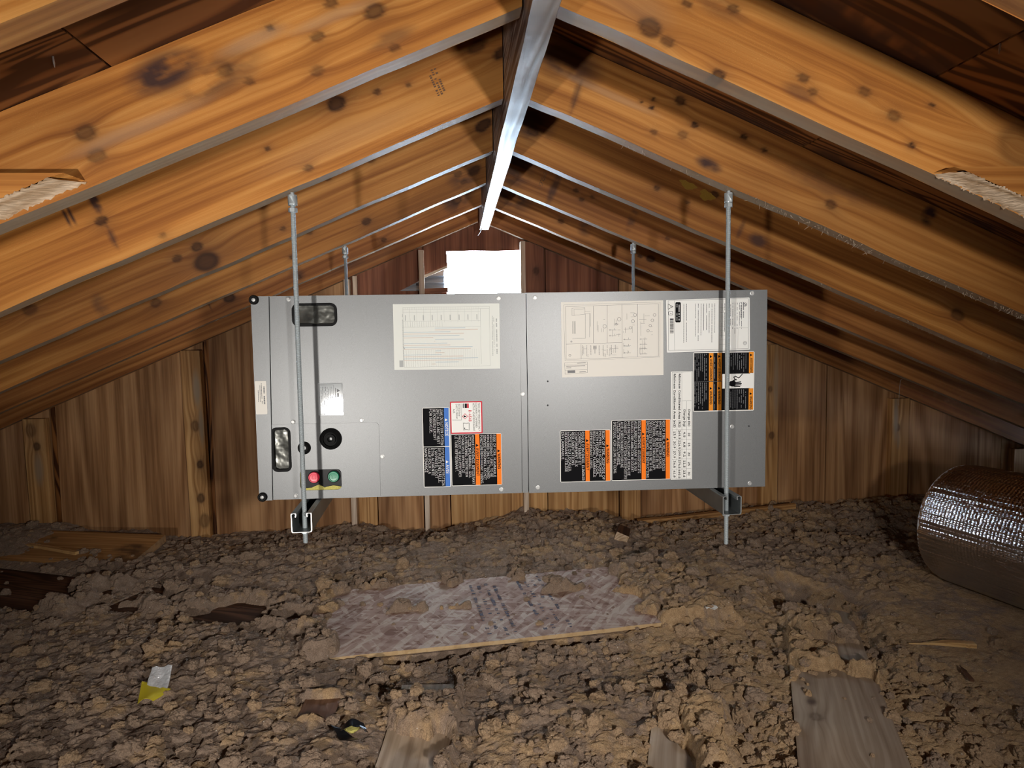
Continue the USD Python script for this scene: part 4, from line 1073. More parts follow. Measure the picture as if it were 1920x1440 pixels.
for x0, y0, w, h, n in ((640, 400, 150, 220, 5), (845, 330, 190, 370, 8), (1080, 310, 180, 330, 8), (1330, 310, 220, 380, 9), (1080, 700, 120, 280, 6), (1330, 720, 130, 280, 7), (430, 830, 100, 190, 6), (730, 820, 90, 200, 6), (840, 820, 160, 190, 7)):
    for i in range(n):
        x = x0 + w * r.random()
        y = y0 + h * r.random()
        if r.random() < 0.5:
            dg.append(seg((x, y), (x, min(y + h * (0.2 + 0.5 * r.random()), y0 + h)), w=.00024))
        else:
            dg.append(seg((x, y), (min(x + w * (0.3 + 0.5 * r.random()), x0 + w), y), w=.00024))
for x, y, rr in ((785, 530, 30), (1015, 420, 30), (1270, 355, 26), (1235, 455, 26), (1580, 360, 24), (1545, 445, 24), (1195, 560, 22), (1510, 530, 22), (1475, 610, 22), (970, 500, 18), (255, 765, 14), (230, 985, 18)):
    c = Point(*G_(x, y)).buffer(rr * su)
    dg.append(c.difference(c.buffer(-0.0007)))
for x, y in ((1340, 745), (1340, 830), (1340, 900), (1340, 985), (1080, 745), (1080, 850), (1080, 960), (850, 590), (850, 680)):
    dg += [seg((x, y), (x + 120, y), w=.0003), seg((x + 20, y - 12), (x + 20, y + 12), w=.0004), seg((x + 85, y - 30), (x + 85, y), w=.00025)]
for i in range(3):
    for j in range(4):
        dg.append(sbox(*G_(600 + 20 * i, 850 + 15 * j), *G_(614 + 20 * i, 840 + 15 * j)))
for k in range(9):
    dg += dashes(G_(430 + 65 * k, 0)[0], G_(0, 960 + 40 * r.random())[1], G_(0, 830)[1], 0.0010, 0.9)
dg += [seg((145, 1105), (505, 1095), (505, 1270), (150, 1290), (145, 1105)), seg((150, 1145), (505, 1140)), seg((150, 1225), (505, 1215))]
dg += [seg((170, 1165), (470, 1157), w=.0006), seg((170, 1188), (250, 1186), w=.0006), seg((345, 1115), (480, 1112), w=.0005), seg((380, 1258), (480, 1255), w=.0008)]
prints(a, "diagram", dg, "inkgrey", lab="wiring diagram lines")
prints(a, "stamp_block", [Polygon([G_(190, 1230), G_(310, 1227), G_(312, 1268), G_(192, 1272)])], "inkgrey")
# pale table sheet on the left door
a = label_sheet("airflow_table", 0.3105, 0.2892, 0.5486, 0.4364, "sheet", "large pale table sheet on the left door", r=0.0008, rot=-0.3)
tb = []
U0, V0, U1, V1 = 0.3330, 0.2955, 0.5260, 0.4295
tb += [LineString([(U0, V0), (U1, V0), (U1, V1), (U0, V1), (U0, V0)]).buffer(0.00022)]
for k, vv in enumerate((0.4240, 0.4180, 0.3980, 0.3850)):
    tb.append(sbox(U0, vv, U1 - (0.02 if k else 0), vv + 0.0004))
for i in range(34):
    uu = U0 + i * (U1 - U0 - 0.02) / 34
    tb.append(sbox(uu, 0.4235 if i % 3 else 0.395, uu + 0.00025, V1 - 0.0002))
    if i < 18:
        tb.append(sbox(uu, 0.3850, uu + 0.00025, 0.3975))
    tb.append(sbox(uu, V0, uu + 0.0002, 0.335))
for i in range(9):
    tb.append(sbox(U0 + 0.004 + i * 0.020, 0.400, U0 + 0.0058 + i * 0.020, 0.412))
tb += [sbox(U1 - 0.0205, 0.300, U1 - 0.020, 0.425)]
prints(a, "table_rule", tb, "inkpale", lab="pale grey table rules")
for nm, mt, off in (("red_row", "inkpink", 0), ("blue_row", "inkblue", 1)):
    rw = []
    for i in range(10):
        vv = 0.3010 + i * 0.0085 + off * 0.004
        h = sbox(U0 + (0.0 if i % 3 else 0.07), vv, U0 + 0.05 + 0.11 * r.random() + 0.01, vv + 0.0016)
        rw.append(h)
    prints(a, nm, rw, mt)
tl = []
for u, v0_, v1_, w in ((0.5405, 0.322, 0.4060, 0.0026), (0.5350, 0.330, 0.4040, 0.0013), (0.5315, 0.318, 0.4080, 0.0014), (0.3308, 0.311, 0.4140, 0.0013)):
    tl += dashes(u, v0_, v1_, w, 0.9)
tl.append(LineString([(0.3322, 0.3400), (0.3345, 0.3370)]).buffer(0.0008))
prints(a, "stamp_block", [sbox(0.3220, 0.2960, 0.3310, 0.3110)], "inkpale")
prints(a, "fine_print", tl, "inkpale", lab="rows of small grey print")
# glossy label that mirrors the lamp, and the one on the rail
a = label_sheet("glossy_label", 0.1388, 0.1906, 0.1940, 0.2632, "gloss", "small glossy label mirroring the lamp", r=0.0015)
gl = [rrect(0.1405, 0.1925, 0.1925, 0.2615, 0.001).difference(rrect(0.1411, 0.1931, 0.1919, 0.2609, 0.001)), rrect(0.1425, 0.1935, 0.1740, 0.2590, 0.001).difference(rrect(0.1430, 0.1940, 0.1735, 0.2585, 0.001))]
for k in range(8):
    gl += dashes(0.1455 + 0.0034 * k, 0.197 + 0.02 * r.random(), 0.2550, 0.0008, 0.8)
gl += [triangle(0.1810, 0.2460, 0.0070), sbox(0.1815, 0.2320, 0.1850, 0.2400), sbox(0.1770, 0.2310, 0.1785, 0.2520)]
prints(a, "fine_print", gl, "inkgrey")
a = label_sheet("filter_label", 0.0012, 0.1962, 0.0263, 0.2708, "cream", "narrow cream label on the left rail", r=0.002, d=0.0020)
fl2 = dashes(0.0195, 0.2430, 0.2585, 0.0030, 0.95) + dashes(0.0195, 0.2160, 0.2370, 0.0030, 0.95) + dashes(0.0150, 0.2200, 0.2660, 0.0012, 0.9) + dashes(0.0115, 0.2240, 0.2640, 0.0012, 0.9) + dashes(0.0075, 0.2240, 0.2500, 0.0014, 0.9)
prints(a, "fine_print", fl2, "inkgrey", 0.0020, 0.0022)

# ------------------------------------------------------------------ loose cellulose insulation and the boards lying in it
def ang(a):
    return np.array([math.cos(math.radians(a)), math.sin(math.radians(a)), 0.0])


class Lying:
    """A board lying in the fluff: origin at a corner of its top, length along d, width to the right of d, slope dz per metre of length."""
    def __init__(self, o, d, L, W, T, cover, thr, seed, dz=0.0, roll=0.0):
        d = np.array([d[0], d[1], 0.0])
        d /= np.linalg.norm(d)
        self.o, self.d, self.w, self.L, self.W, self.T, self.cover, self.thr, self.seed, self.dz, self.roll = np.array(o, float), d, np.array([d[1], -d[0], 0]), L, W, T, cover, thr, seed, dz, roll

    def st(self, x, y):
        px, py = x - self.o[0], y - self.o[1]
        return px * self.d[0] + py * self.d[1], px * self.w[0] + py * self.w[1]

    def ztop(self, s, t):
        return self.o[2] + self.dz * s + self.roll * t

    def covered(self, s, t, x, y):
        n = meshkit.fbm(np.stack([x * 8.5, y * 8.5, 0 * x + self.seed], -1), 3, seed=self.seed)
        return n + self.cover(s / self.L, t / self.W) - self.thr

    def frame(self):
        ex = self.d + np.array([0, 0, self.dz])
        ex = ex / np.linalg.norm(ex)
        ey = self.w + np.array([0, 0, self.roll])
        ey = ey / np.linalg.norm(ey)
        ez = np.cross(ex, ey)
        up = ez if ez[2] > 0 else -ez
        return self.o, ex, ey, -up          # third axis down from the top face


edge = lambda q, w: np.clip((w - np.minimum(q, 1 - q)) / w, 0, 1)
BOARDS = {
    "osb": Lying((-0.452, 2.312, -0.858), ang(6.0), 1.25, 0.50, 0.0115, lambda a, b: 0.50 * np.clip((0.10 - a) / 0.1, 0, 1) + 0.9 * np.clip((a - 0.80) / 0.2, 0, 1) + 0.55 * np.clip((0.22 - a - 0.16 * (1 + b)) / 0.2, 0, 1), 0.69, 3),
    "plank1": Lying((0.520, 0.930, -0.797), (0.434, 0.901), 1.40, 0.200, 0.019, lambda a, b: 0.31 * np.exp(-((a - 0.61) / 0.12) ** 2) * (0.65 + 0.6 * b) + 0.34 * np.exp(-((a - 0.81) / 0.07) ** 2) - 0.2 * np.clip((0.55 - a) / 0.15, 0, 1), 0.67, 5, dz=-0.093),
    "plank2": Lying((0.300, 1.06, -0.858), (0.34, 0.94), 0.47, 0.15, 0.019, lambda a, b: 0.45 * np.clip((b + a * 0.5 - 0.80) / 0.3, 0, 1) + 0.2 * np.clip((a - 0.85) / .15, 0, 1) + 0.12, 0.66, 8),
    "plank3": Lying((-0.185, 1.10, -0.860), (0.10, 0.99), 0.56, 0.155, 0.019, lambda a, b: 0.36 * np.exp(-((a - 0.70) / 0.12) ** 2) * np.clip((b - 0.1) / 0.5, 0, 1) + 0.30 * np.clip((b - 0.72) / .28, 0, 1) + 0.05, 0.66, 9),
    "dark1": Lying((-2.45, 3.06, -0.868), (0.607, -0.253), 1.42, 0.27, 0.019, lambda a, b: 0.6 * np.clip((a - 0.86) / .14, 0, 1) - 0.2, 0.60, 12),
    "dark2": Lying((-1.06, 2.50, -0.880), (0.607, -0.262), 0.78, 0.20, 0.019, lambda a, b: 0.16 + 0.2 * np.clip((a - .55) / .45, 0, 1) + 0.14 * np.clip((0.6 - b) / 0.5, 0, 1), 0.73, 13),
    "piece": Lying((-0.352, 1.505, -0.848), (0.05, 1.0), 0.105, 0.082, 0.004, lambda a, b: 0.4 * np.clip((a - 0.72) / .28, 0, 1) + 0.25 * np.clip((.2 - a) / .2, 0, 1) - 0.05, 0.66, 15, dz=0.02),
}
CTRL = np.array([(-3.0, 3.1, -.84), (-2.3, 3.1, -.80), (-1.75, 3.1, -.775), (-1.45, 3.1, -.83), (-1.1, 3.1, -.872), (-.88, 3.1, -.872), (-.62, 3.1, -.855), (-.42, 3.1, -.845), (-.25, 3.1, -.905), (-.10, 3.1, -.905), (.05, 3.1, -.86), (.38, 3.1, -.825), (.62, 3.1, -.835), (.84, 3.1, -.885), (1.1, 3.1, -.86), (1.4, 3.1, -.830), (1.75, 3.1, -.835), (2.0, 3.1, -.822), (2.3, 3.1, -.82), (3.2, 3.1, -.84),
                 (-2.6, 2.4, -.87), (-1.5, 2.85, -.845), (-1.0, 2.75, -.85), (-.5, 2.75, -.845), (0, 2.75, -.845), (.45, 2.8, -.83), (.9, 2.7, -.865), (1.05, 2.42, -.838), (1.45, 2.6, -.855), (1.5, 2.25, -.862), (2.0, 2.6, -.875), (2.6, 2.3, -.87),
                 (-1.6, 2.1, -.875), (-1.0, 2.0, -.865), (-.6, 2.1, -.855), (-.55, 1.75, -.85), (0, 1.65, -.885), (.4, 1.72, -.885), (.85, 1.8, -.875), (1.5, 1.9, -.885), (2.2, 1.6, -.875),
                 (-1.3, 1.5, -.86), (-.8, 1.5, -.835), (-.35, 1.4, -.84), (.2, 1.4, -.835), (.6, 1.55, -.855), (1.1, 1.5, -.875), (1.5, 1.45, -.885), (1.2, 1.2, -.855), (-.9, 1.1, -.83), (-.2, 1.1, -.84), (.3, 1.1, -.84), (1.0, .9, -.85), (-1.5, .6, -.85), (0, .6, -.85), (1.6, .6, -.85), (0, -1, -.85), (2, -1, -.85), (-2, -1, -.85)])
rr = np.random.default_rng(11)


def seeds(cell, x0=-3.4, x1=3.6, y0=0.9, y1=3.2):
    gx, gy = np.meshgrid(np.arange(x0, x1, cell), np.arange(y0, y1, cell), indexing="ij")
    p = np.stack([gx.ravel(), gy.ravel()], 1) + rr.uniform(-0.5, 0.5, (gx.size, 2)) * cell
    return cKDTree(p), rr.uniform(0.45, 1.0, len(p)), rr.random(len(p))


LV = [(c, *seeds(c)) for c in (0.072, 0.033, 0.0165, 0.0092)]
ROLL_C, ROLL_A, ROLL_R, ROLL_L = np.array([1.746, 2.169, -0.672]), np.array([0.2356, -0.9718, 0]), 0.205, 1.22


def heights(x, y):
    """Height of the fluff at points, and how tan and how hollow it is there."""
    d2 = (x[:, None] - CTRL[None, :, 0]) ** 2 + (y[:, None] - CTRL[None, :, 1]) ** 2
    w = 1 / (d2 + 0.02) ** 2
    h = (w * CTRL[None, :, 2]).sum(1) / w.sum(1)
    p2 = np.stack([x, y], 1)
    q = lambda f, z: np.stack([x * f, y * f, 0 * x + z], 1)
    h += 0.040 * (meshkit.fbm(q(3.2, 1.0), 3, 1) - 0.5)
    flat = np.clip((x - 1.15) / 0.25, 0, 1) * np.clip((2.3 - y) / 0.25, 0, 1)
    soft = meshkit.fbm(q(2.6, 7.0), 2, 4)
    rough = np.clip(1.25 * (soft - 0.25) * 2.0, 0.6, 1.25) * (1 - 0.72 * flat) * (1 - 0.5 * np.clip((-1.0 - x) / 0.5, 0, 1))
    # warped cells so that the lumps are not round
    pw = p2 + 0.020 * (np.stack([meshkit.fbm(q(24, 3), 2, 5), meshkit.fbm(q(24, 6), 2, 6)], 1) - 0.5) + 0.007 * (np.stack([meshkit.noise(q(90, 3), 8), meshkit.noise(q(90, 6), 9)], 1) - 0.5)
    lump = 0
    tan = 0
    hollow = 0
    for (c, tree, sz, tn), a in zip(LV, (0.019, 0.014, 0.0095, 0.0055)):
        d, i = tree.query(pw, k=2, workers=-1)
        r = 0.80 * c * (0.55 + 0.6 * sz[i])
        dome = np.sqrt(np.clip(1 - (d / r) ** 2, 0, 1)) * sz[i]
        m = dome.max(1)
        lump = lump + a * m
        if c > 0.010:
            k = i[np.arange(len(x)), dome.argmax(1)]
            tan = tan + (0.75 if c > 0.03 else 0.5) * tn[k] * m
            hollow = hollow + (1 - m) * a
    h = h + rough * lump - 0.030 * rough
    region = np.clip(0.30 + 0.55 * np.clip((x + 0.1) / 0.9, 0, 1) * np.clip((2.6 - y) / 0.8, 0.25, 1) + 0.35 * np.clip((1.6 - y) / 0.5, 0, 1) * np.clip((x + 0.4) / 0.6, 0, 1) - 0.25 * np.clip((-0.2 - x) / 0.6, 0, 1), 0, 1)
    patch = meshkit.fbm(q(5.2, 2.0), 3, 12)
    tan = np.clip((tan * 0.75 + 0.75 * patch + 0.65 * region - 1.0) * 2.3, 0.05, 0.95)
    # keep clear of the wall's foot, the boards and the roll
    on = np.zeros(len(x), bool)
    for nm, b in BOARDS.items():
        s, t = b.st(x, y)
        z = b.ztop(s, t)
        dx = np.maximum(np.maximum(-s, s - b.L), 0)
        dy = np.maximum(np.maximum(-t, t - b.W), 0)
        dd = np.hypot(dx, dy)
        inside = dd <= 0
        near = np.clip(1 - dd / 0.09, 0, 1)
        h = np.where(inside, h, h * (1 - 0.75 * near) + 0.75 * near * (z - 0.010 + rough * lump * 0.55 - 0.006))
        if nm == "osb":      # hollow under the raised near edge
            f = np.clip(1 - np.abs(t - b.W - 0.012) / 0.032, 0, 1) * np.clip((s - 0.16) / 0.1, 0, 1) * np.clip((0.92 - s) / 0.15, 0, 1)
            h = h - 0.055 * f
        if nm == "plank1":
            f = np.clip(1 - np.abs(t - b.W - 0.02) / 0.05, 0, 1) * np.clip((s - 0.6) / 0.2, 0, 1)
            h = h - 0.02 * f
        cv = b.covered(s, t, x, y)
        mound = (np.clip(cv * 0.26, 0, 0.014) * (0.35 + 1.1 * lump / 0.030) + 1.0 * rough * lump * np.clip(cv / 0.15, 0, 1)) * (0.4 if nm == "piece" else 1.0)
        cv = np.where(mound > 0.004, cv, -1.0)
        under = z - b.T - 0.007
        h = np.where(inside, np.where(cv > 0.0, z + 0.0005 + mound, under), h + np.clip(1 - dd / 0.035, 0, 1) * 0.6 * mound)
        on |= inside & (cv <= 0.0)
        tan = np.where(inside & (cv > 0), np.clip(tan + 0.05, 0, 1), tan)
    s = (x - ROLL_C[0]) * ROLL_A[0] + (y - ROLL_C[1]) * ROLL_A[1]
    t = -(x - ROLL_C[0]) * ROLL_A[1] + (y - ROLL_C[1]) * ROLL_A[0]
    dd = np.abs(t)
    seat = ROLL_C[2] - np.sqrt(np.clip(ROLL_R ** 2 - t ** 2, 0, None)) - 0.004
    ok = (s > -0.02) & (s < ROLL_L + 0.02)
    h = np.where(ok & (dd < ROLL_R), np.minimum(h, seat), h)
    h = np.minimum(h, np.where(x < XR, HR - TL * (XR - x), HR - TR * (x - XR)) + 0.05)
    return h, tan, on


xs = np.concatenate([np.linspace(-3.35, -2.0, 90)[:-1], np.linspace(-2.0, 2.6, 1000), np.linspace(2.6, 3.55, 60)[1:]])
ys = np.concatenate([np.linspace(Y0 + 0.03, 0.95, 14)[:-1], np.geomspace(0.95, WALL - 0.003, 580)])
gx, gy = np.meshgrid(xs, ys, indexing="ij")
H, TAN, ON = heights(gx.ravel(), gy.ravel())
fine = (meshkit.fbm(np.stack([gx.ravel() * 70, gy.ravel() * 70, H * 70], 1), 3, 21) - 0.5)
H = H + np.where(ON, 0, 0.006 * fine)
nx_, ny_ = len(xs), len(ys)
V = np.stack([gx.ravel(), gy.ravel(), H], 1)
# small sideways shove so that lumps overhang a little
V[:, 0] += 0.006 * (meshkit.noise(V * [60, 60, 90], 31) - 0.5) * (~ON)
V[:, 1] += 0.006 * (meshkit.noise(V * [60, 60, 90], 32) - 0.5) * (~ON) * (V[:, 1] < 3.08)
i = np.arange(nx_ * ny_).reshape(nx_, ny_)
qd = np.stack([i[:-1, :-1], i[1:, :-1], i[1:, 1:], i[:-1, 1:]], -1).reshape(-1, 4)
FF = np.vstack([qd[:, [0, 1, 2]], qd[:, [0, 2, 3]]])
ins = thing("insulation", "grey-brown loose cellulose insulation heaped over the whole attic floor", "insulation", (0.1, 2.0, -0.95), kind="stuff")
obj("fluff_bed", trimesh.Trimesh(V, FF, process=False), "fluff", ins, smooth=True, attrs={"tint": np.stack([TAN, 0 * TAN, 0 * TAN], 1)}, kind="stuff")

# clumps lying loose on it
inst = UsdGeom.PointInstancer.Define(stage, ins + "/clump")
inst.GetPrim().SetCustomDataByKey("kind", "stuff")
protos = []
for k in range(10):
    m = trimesh.creation.icosphere(4)
    v = np.array(m.vertices)
    n1 = meshkit.fbm(v * 1.6 + k * 7.1, 2, 40 + k) - 0.5
    bl = 0
    for c, a in ((0.75, 0.34), (0.38, 0.24), (0.21, 0.16), (0.12, 0.10)):
        t = cKDTree(trimesh.creation.icosphere(3).vertices[rr.permutation(642)[: int(9 / c ** 1.75)]])
        d, _ = t.query(v)
        bl = bl + a * np.sqrt(np.clip(1 - (d / c) ** 2, 0, 1))
    v = v * (0.55 + 0.7 * n1 + bl)[:, None] * [1.0, 0.9, 0.72]
    p = f"{ins}/clump/clump_{'tan' if k % 2 else 'grey'}_{k:03d}"
    usdkit.mesh(stage, p, trimesh.Trimesh(v, m.faces, process=False), M["clump_tan" if k % 2 else "clump_grey"], smooth=True)
    protos.append(Sdf.Path(p))
N = 9500
cx, cy = rr.uniform(-2.1, 2.6, N), 1.02 + 2.05 * rr.random(N) ** 1.15
ch, ct, con = heights(cx, cy)
rad = np.clip(rr.lognormal(math.log(0.0062), 0.55, N), 0.003, 0.022)
flat = np.clip((cx - 1.15) / 0.25, 0, 1) * np.clip((2.3 - cy) / 0.25, 0, 1)
keep = (~con | ((rr.random(N) < 0.05) & (rad < 0.011))) & (rr.random(N) > 0.75 * flat)
s = (cx - ROLL_C[0]) * ROLL_A[0] + (cy - ROLL_C[1]) * ROLL_A[1]
t = -(cx - ROLL_C[0]) * ROLL_A[1] + (cy - ROLL_C[1]) * ROLL_A[0]
keep &= ~((np.abs(t) < ROLL_R + 0.04) & (s > -0.08))
for nm, b in BOARDS.items():
    s, t = b.st(cx, cy)
    ch = np.where(con & (s > 0) & (s < b.L) & (t > 0) & (t < b.W), b.ztop(s, t), ch)
keep &= ~con | (ch > -0.9)
for px, py, pr in ((-0.69, 1.64, 0.085), (-0.225, 1.405, 0.075), (-0.222, 1.462, 0.04), (0.77, 1.94, 0.05), (1.345, 1.72, 0.10), (1.285, 1.565, 0.05), (0.70, 2.72, 0.06), (-0.31, 1.56, 0.06)):
    keep &= np.hypot(cx - px, cy - py) > pr * (0.7 + 0.6 * rr.random(N))
cx, cy, ch, ct, rad, con = (a[keep] for a in (cx, cy, ch, ct, rad, con))
n = len(cx)
b0 = BASE[ins]
inst.CreatePrototypesRel().SetTargets(protos)
inst.CreateProtoIndicesAttr(Vt.IntArray.FromNumpy((rr.integers(0, 5, n) * 2 + (rr.random(n) < ct * 0.85 + 0.06)).astype(np.int32)))
inst.CreatePositionsAttr(Vt.Vec3fArray.FromNumpy((np.stack([cx, cy, ch + rad * 0.30 + CZ], 1) - b0).astype(np.float32)))
inst.CreateScalesAttr(Vt.Vec3fArray.FromNumpy((rad[:, None] * rr.uniform(0.8, 1.3, (n, 3))).astype(np.float32)))
yaw = rr.uniform(0, math.pi, n)
inst.CreateOrientationsAttr(Vt.QuathArray([Gf.Quath(float(math.cos(a)), 0.0, 0.0, float(math.sin(a))) for a in yaw]))

# ------------------------------------------------------------------ boards
def lay(key, name, label, cat, mat, nx=60, ny=16, part="board", **k):
    b = BOARDS[key]
    o, ex, ey, dn = b.frame()
    m, a = timber(b.L, b.W, b.T, (o, ex, ey, dn), nx=nx, ny=ny, seed=b.seed, **k)
    p = obj(name, m, mat, None, label=label, cat=cat, attrs=a)
    return b, p


bo = BOARDS["osb"]
o, ex, ey, dn = bo.frame()
m, a = timber(bo.L, bo.W, bo.T, (o, ex, ey, dn), nx=120, ny=50, seed=3, wav=0.002)
v = a["rest"] - a["rest"].min(0)
a["paint"][:, 2] = np.where(np.array([0] * len(v)) == 1, 1, 0)
nface = 121 * 51 + 11 * 9
a["paint"][nface:, 2] = 0.8
osb = thing("strand_board", "reddish strand board panel lying half buried in the middle of the insulation", "wood panel", tuple(o + ex * bo.L / 2 + ey * bo.W / 2 + [0, 0, -0.012]))
obj("panel", m, "osb", osb, attrs=a)
# rows of faded blue print across the panel
sp = []
r = np.random.default_rng(8)
for row in range(8):
    s_ = 0.505 + 0.026 * row + (0.06 if row > 3 else 0)
    t_ = 0.03 + 0.06 * r.random()
    while t_ < 0.47:
        if r.random() < 0.62:
            g = sbox(s_, t_, s_ + 0.011 * (0.6 + 0.5 * r.random()), t_ + 0.004 + 0.005 * r.random())
            if r.random() < 0.6:
                g = g.difference(g.buffer(-0.0018))
            sp.append(g)
        t_ += 0.009 + (0.03 if r.random() < 0.12 else 0)
m = extr(unary_union(sp), 0.0004)
vv = np.array(m.vertices)
obj("faded_print", trimesh.Trimesh(o + vv[:, :1] * ex + vv[:, 1:2] * ey - (vv[:, 2:3] + 0.0017) * dn, m.faces, process=False), simple("blue_grey_print", (0.085, 0.085, 0.115), 0.8), osb, label="rows of faded blue-grey print", kind="stuff")
lay("plank1", "plank", "long pale weathered plank at the lower right, clumps of insulation on its far half", "plank", "greyboard", nx=200, ny=30, knots=[(0.52, 0.045, .013, .45), (0.28, 0.13, .02, .3)], stains=[(0.60, 0.04, .025, .012, .8)])
lay("plank2", "plank", "short grey plank end at the bottom, left of the long weathered plank", "plank", "greyboard", nx=60)
lay("plank3", "plank", "small grey patchy plank at the bottom centre, right of the black film scrap", "plank", "greyboard", nx=60)
lay("dark1", "plank", "dark brown plank at the left edge, half sunk behind the left mounds", "plank", "darkboard", nx=80)
lay("dark2", "plank", "dark brown plank between the left dark plank and the strand board", "plank", "darkboard", nx=60)
lay("piece", "paperboard_piece", "brown flat piece with raised edges, below the strand board's left end", "scrap", "paperboard", nx=10, ny=8)


def hz(x, y):
    return float(heights(np.array([x]), np.array([y]))[0][0])


# scrap board against the left wall, its torn splinter, the lath by the wall
o = np.array([-1.74, 3.035, -0.797])
ex = np.array([0.555, -0.105, -0.014])
ex /= np.linalg.norm(ex)
m, a = timber(0.57, 0.235, 0.030, frame(o, ex, (-0.05, -0.30, -0.062)), nx=60, ny=20, knots=[(0.12, 0.06, .008, .7), (.1, .12, .006, .7)], stains=[(0.53, 0.19, .06, .09, .8), (.50, .1, .05, .02, .8), (.49, .13, .06, .02, .8)], seed=51, edge_faces=(5,), edgev=0.5)
if m.vertices[:, 2].max() > o[2] + 0.012:
    v = np.array(m.vertices); v[:, 2] -= 0.03; m = trimesh.Trimesh(v, m.faces, process=False)
obj("scrap_board", m, "stud", None, label="brown scrap board lying against the wall at the left", cat="scrap board", attrs=a)


def splinter(pts, w, t, mat, name, label, cat, seed, taper=0.25):
    """A split stick through points, pointed at the first."""
    P = np.array(pts, float)
    n = 24
    u = np.linspace(0, 1, n)
    C = np.stack([np.interp(u, np.linspace(0, 1, len(P)), P[:, k]) for k in range(3)], 1)
    d = P[-1] - P[0]
    side = np.cross(d, [0, 0, 1.0])
    side /= np.linalg.norm(side)
    r = np.random.default_rng(seed)
    wd = w * np.clip(u / taper, 0.06, 1) * (1 + 0.10 * r.normal(size=n))
    V = []
    for s_, z_ in ((-0.5, 0), (0.5, 0), (0.5, 1), (-0.5, 1)):
        V.append(C + side * (s_ * wd)[:, None] + np.array([0, 0, 1.0]) * (z_ * t * np.clip(u / taper, 0.3, 1))[:, None])
    V = np.vstack(V)
    F = []
    for j in range(4):
        k = (j + 1) % 4
        for i_ in range(n - 1):
            a_, b_ = j * n + i_, k * n + i_
            F += [[a_, b_, b_ + 1], [a_, b_ + 1, a_ + 1]]
    F += [[0, 3 * n, 2 * n], [0, 2 * n, n], [n - 1, 2 * n - 1, 3 * n - 1], [n - 1, 3 * n - 1, 4 * n - 1]]
    m = trimesh.Trimesh(V, F, process=False)
    m.fix_normals()
    v = np.array(m.vertices)[m.faces].reshape(-1, 3)
    f = np.arange(len(v)).reshape(-1, 3)
    dd = d / np.linalg.norm(d)
    rest = np.stack([(v - P[0]) @ dd, (v - P[0]) @ side, v[:, 2]], 1) + [seed, seed * 0.3, 0]
    obj(name, trimesh.Trimesh(v, f, process=False), mat, None, label=label, cat=cat, attrs={"rest": rest, "paint": np.zeros_like(v)})


splinter([(-1.80, 2.945, -0.826), (-1.62, 2.865, -0.830), (-1.455, 2.782, -0.835)], 0.018, 0.012, "chip", "wood_splinter", "yellow split stick in front of the scrap board at the left wall", "splinter", 61, 0.3)
z = max(hz(1.275, 1.772), hz(1.40, 1.745)) + 0.008
splinter([(1.262, 1.745, z), (1.35, 1.728, z + 0.001), (1.427, 1.706, z)], 0.020, 0.011, "chip", "wood_splinter", "pale pointed stick lying right of the long weathered plank", "splinter", 62, 0.6)
z = max(hz(1.314, 1.609), hz(1.298, 1.537)) + 0.005
splinter([(1.298, 1.600, z + 0.006), (1.285, 1.565, z + 0.003), (1.276, 1.530, z)], 0.010, 0.005, "darkboard", "wood_splinter", "small dark sliver near the pale pointed stick", "splinter", 63, 0.4)
m, a = timber(0.74, 0.024, 0.020, frame((0.845, 3.015, -0.876), (0.72, -0.02, 0.052), (0, -0.1, 1)), nx=60, ny=3, seed=64, wav=0.003)
obj("lath", m, "stud", None, label="thin brown lath along the foot of the wall behind the right channel", cat="lath", attrs=a)
# little block with a pale cut end
dx = np.array([0.30, 0.90, 0.05])
zb_ = max(hz(a_, b_) for a_ in (0.68, 0.71, 0.74) for b_ in (2.68, 2.72, 2.78))
fr = frame((0.672, 2.690, zb_ + 0.026), dx, (1.0, -0.33, -0.42))
blk = thing("wood_block", "small dark block with a pale cut end lying below the cabinet on the insulation", "wood block", (0.72, 2.75, -0.87))
m, a = timber(0.10, 0.052, 0.036, fr, nx=12, ny=6, seed=65)
dz_ = min(0.0, -0.868 - m.vertices[:, 2].min())
v = np.array(m.vertices)
obj("block", m, "darkboard", blk, attrs=a)
c = v[np.abs((v - fr[0]) @ fr[1]) < 1e-3]
o, ex, ey, ez = fr
m, a = timber(0.0008, 0.051, 0.035, (o - ex * 0.0010 + ey * 0.0005 + ez * 0.0005, ex, ey, ez), nx=1, ny=2, seed=66)
obj("cut_end", m, "pale", blk, attrs=a, label="pale cut end")

# scraps: foil with yellow tape, black film, yellow flake
def ribbon(rows, mat, name, parent, th=0.0012, smooth=True):
    """A bent sheet through a grid of points."""
    R = np.array(rows, float)
    a, b, _ = R.shape
    nrm = np.cross(R[-1, 0] - R[0, 0], R[0, -1] - R[0, 0])
    nrm /= np.linalg.norm(nrm)
    V = np.vstack([R.reshape(-1, 3), (R - nrm * th).reshape(-1, 3)])
    i_ = np.arange(a * b).reshape(a, b)
    q = np.stack([i_[:-1, :-1], i_[1:, :-1], i_[1:, 1:], i_[:-1, 1:]], -1).reshape(-1, 4)
    F = [q, q[:, ::-1] + a * b]
    rim = np.concatenate([i_[0, :], i_[1:, -1], i_[-1, ::-1][1:], i_[::-1, 0][1:]])
    q2 = np.stack([rim[:-1], rim[1:], rim[1:] + a * b, rim[:-1] + a * b], 1)
    F = np.vstack(F + [q2])
    m = trimesh.Trimesh(V, np.vstack([F[:, [0, 1, 2]], F[:, [0, 2, 3]]]), process=False)
    return obj(name, m, mat, parent, smooth=30 if smooth else False)


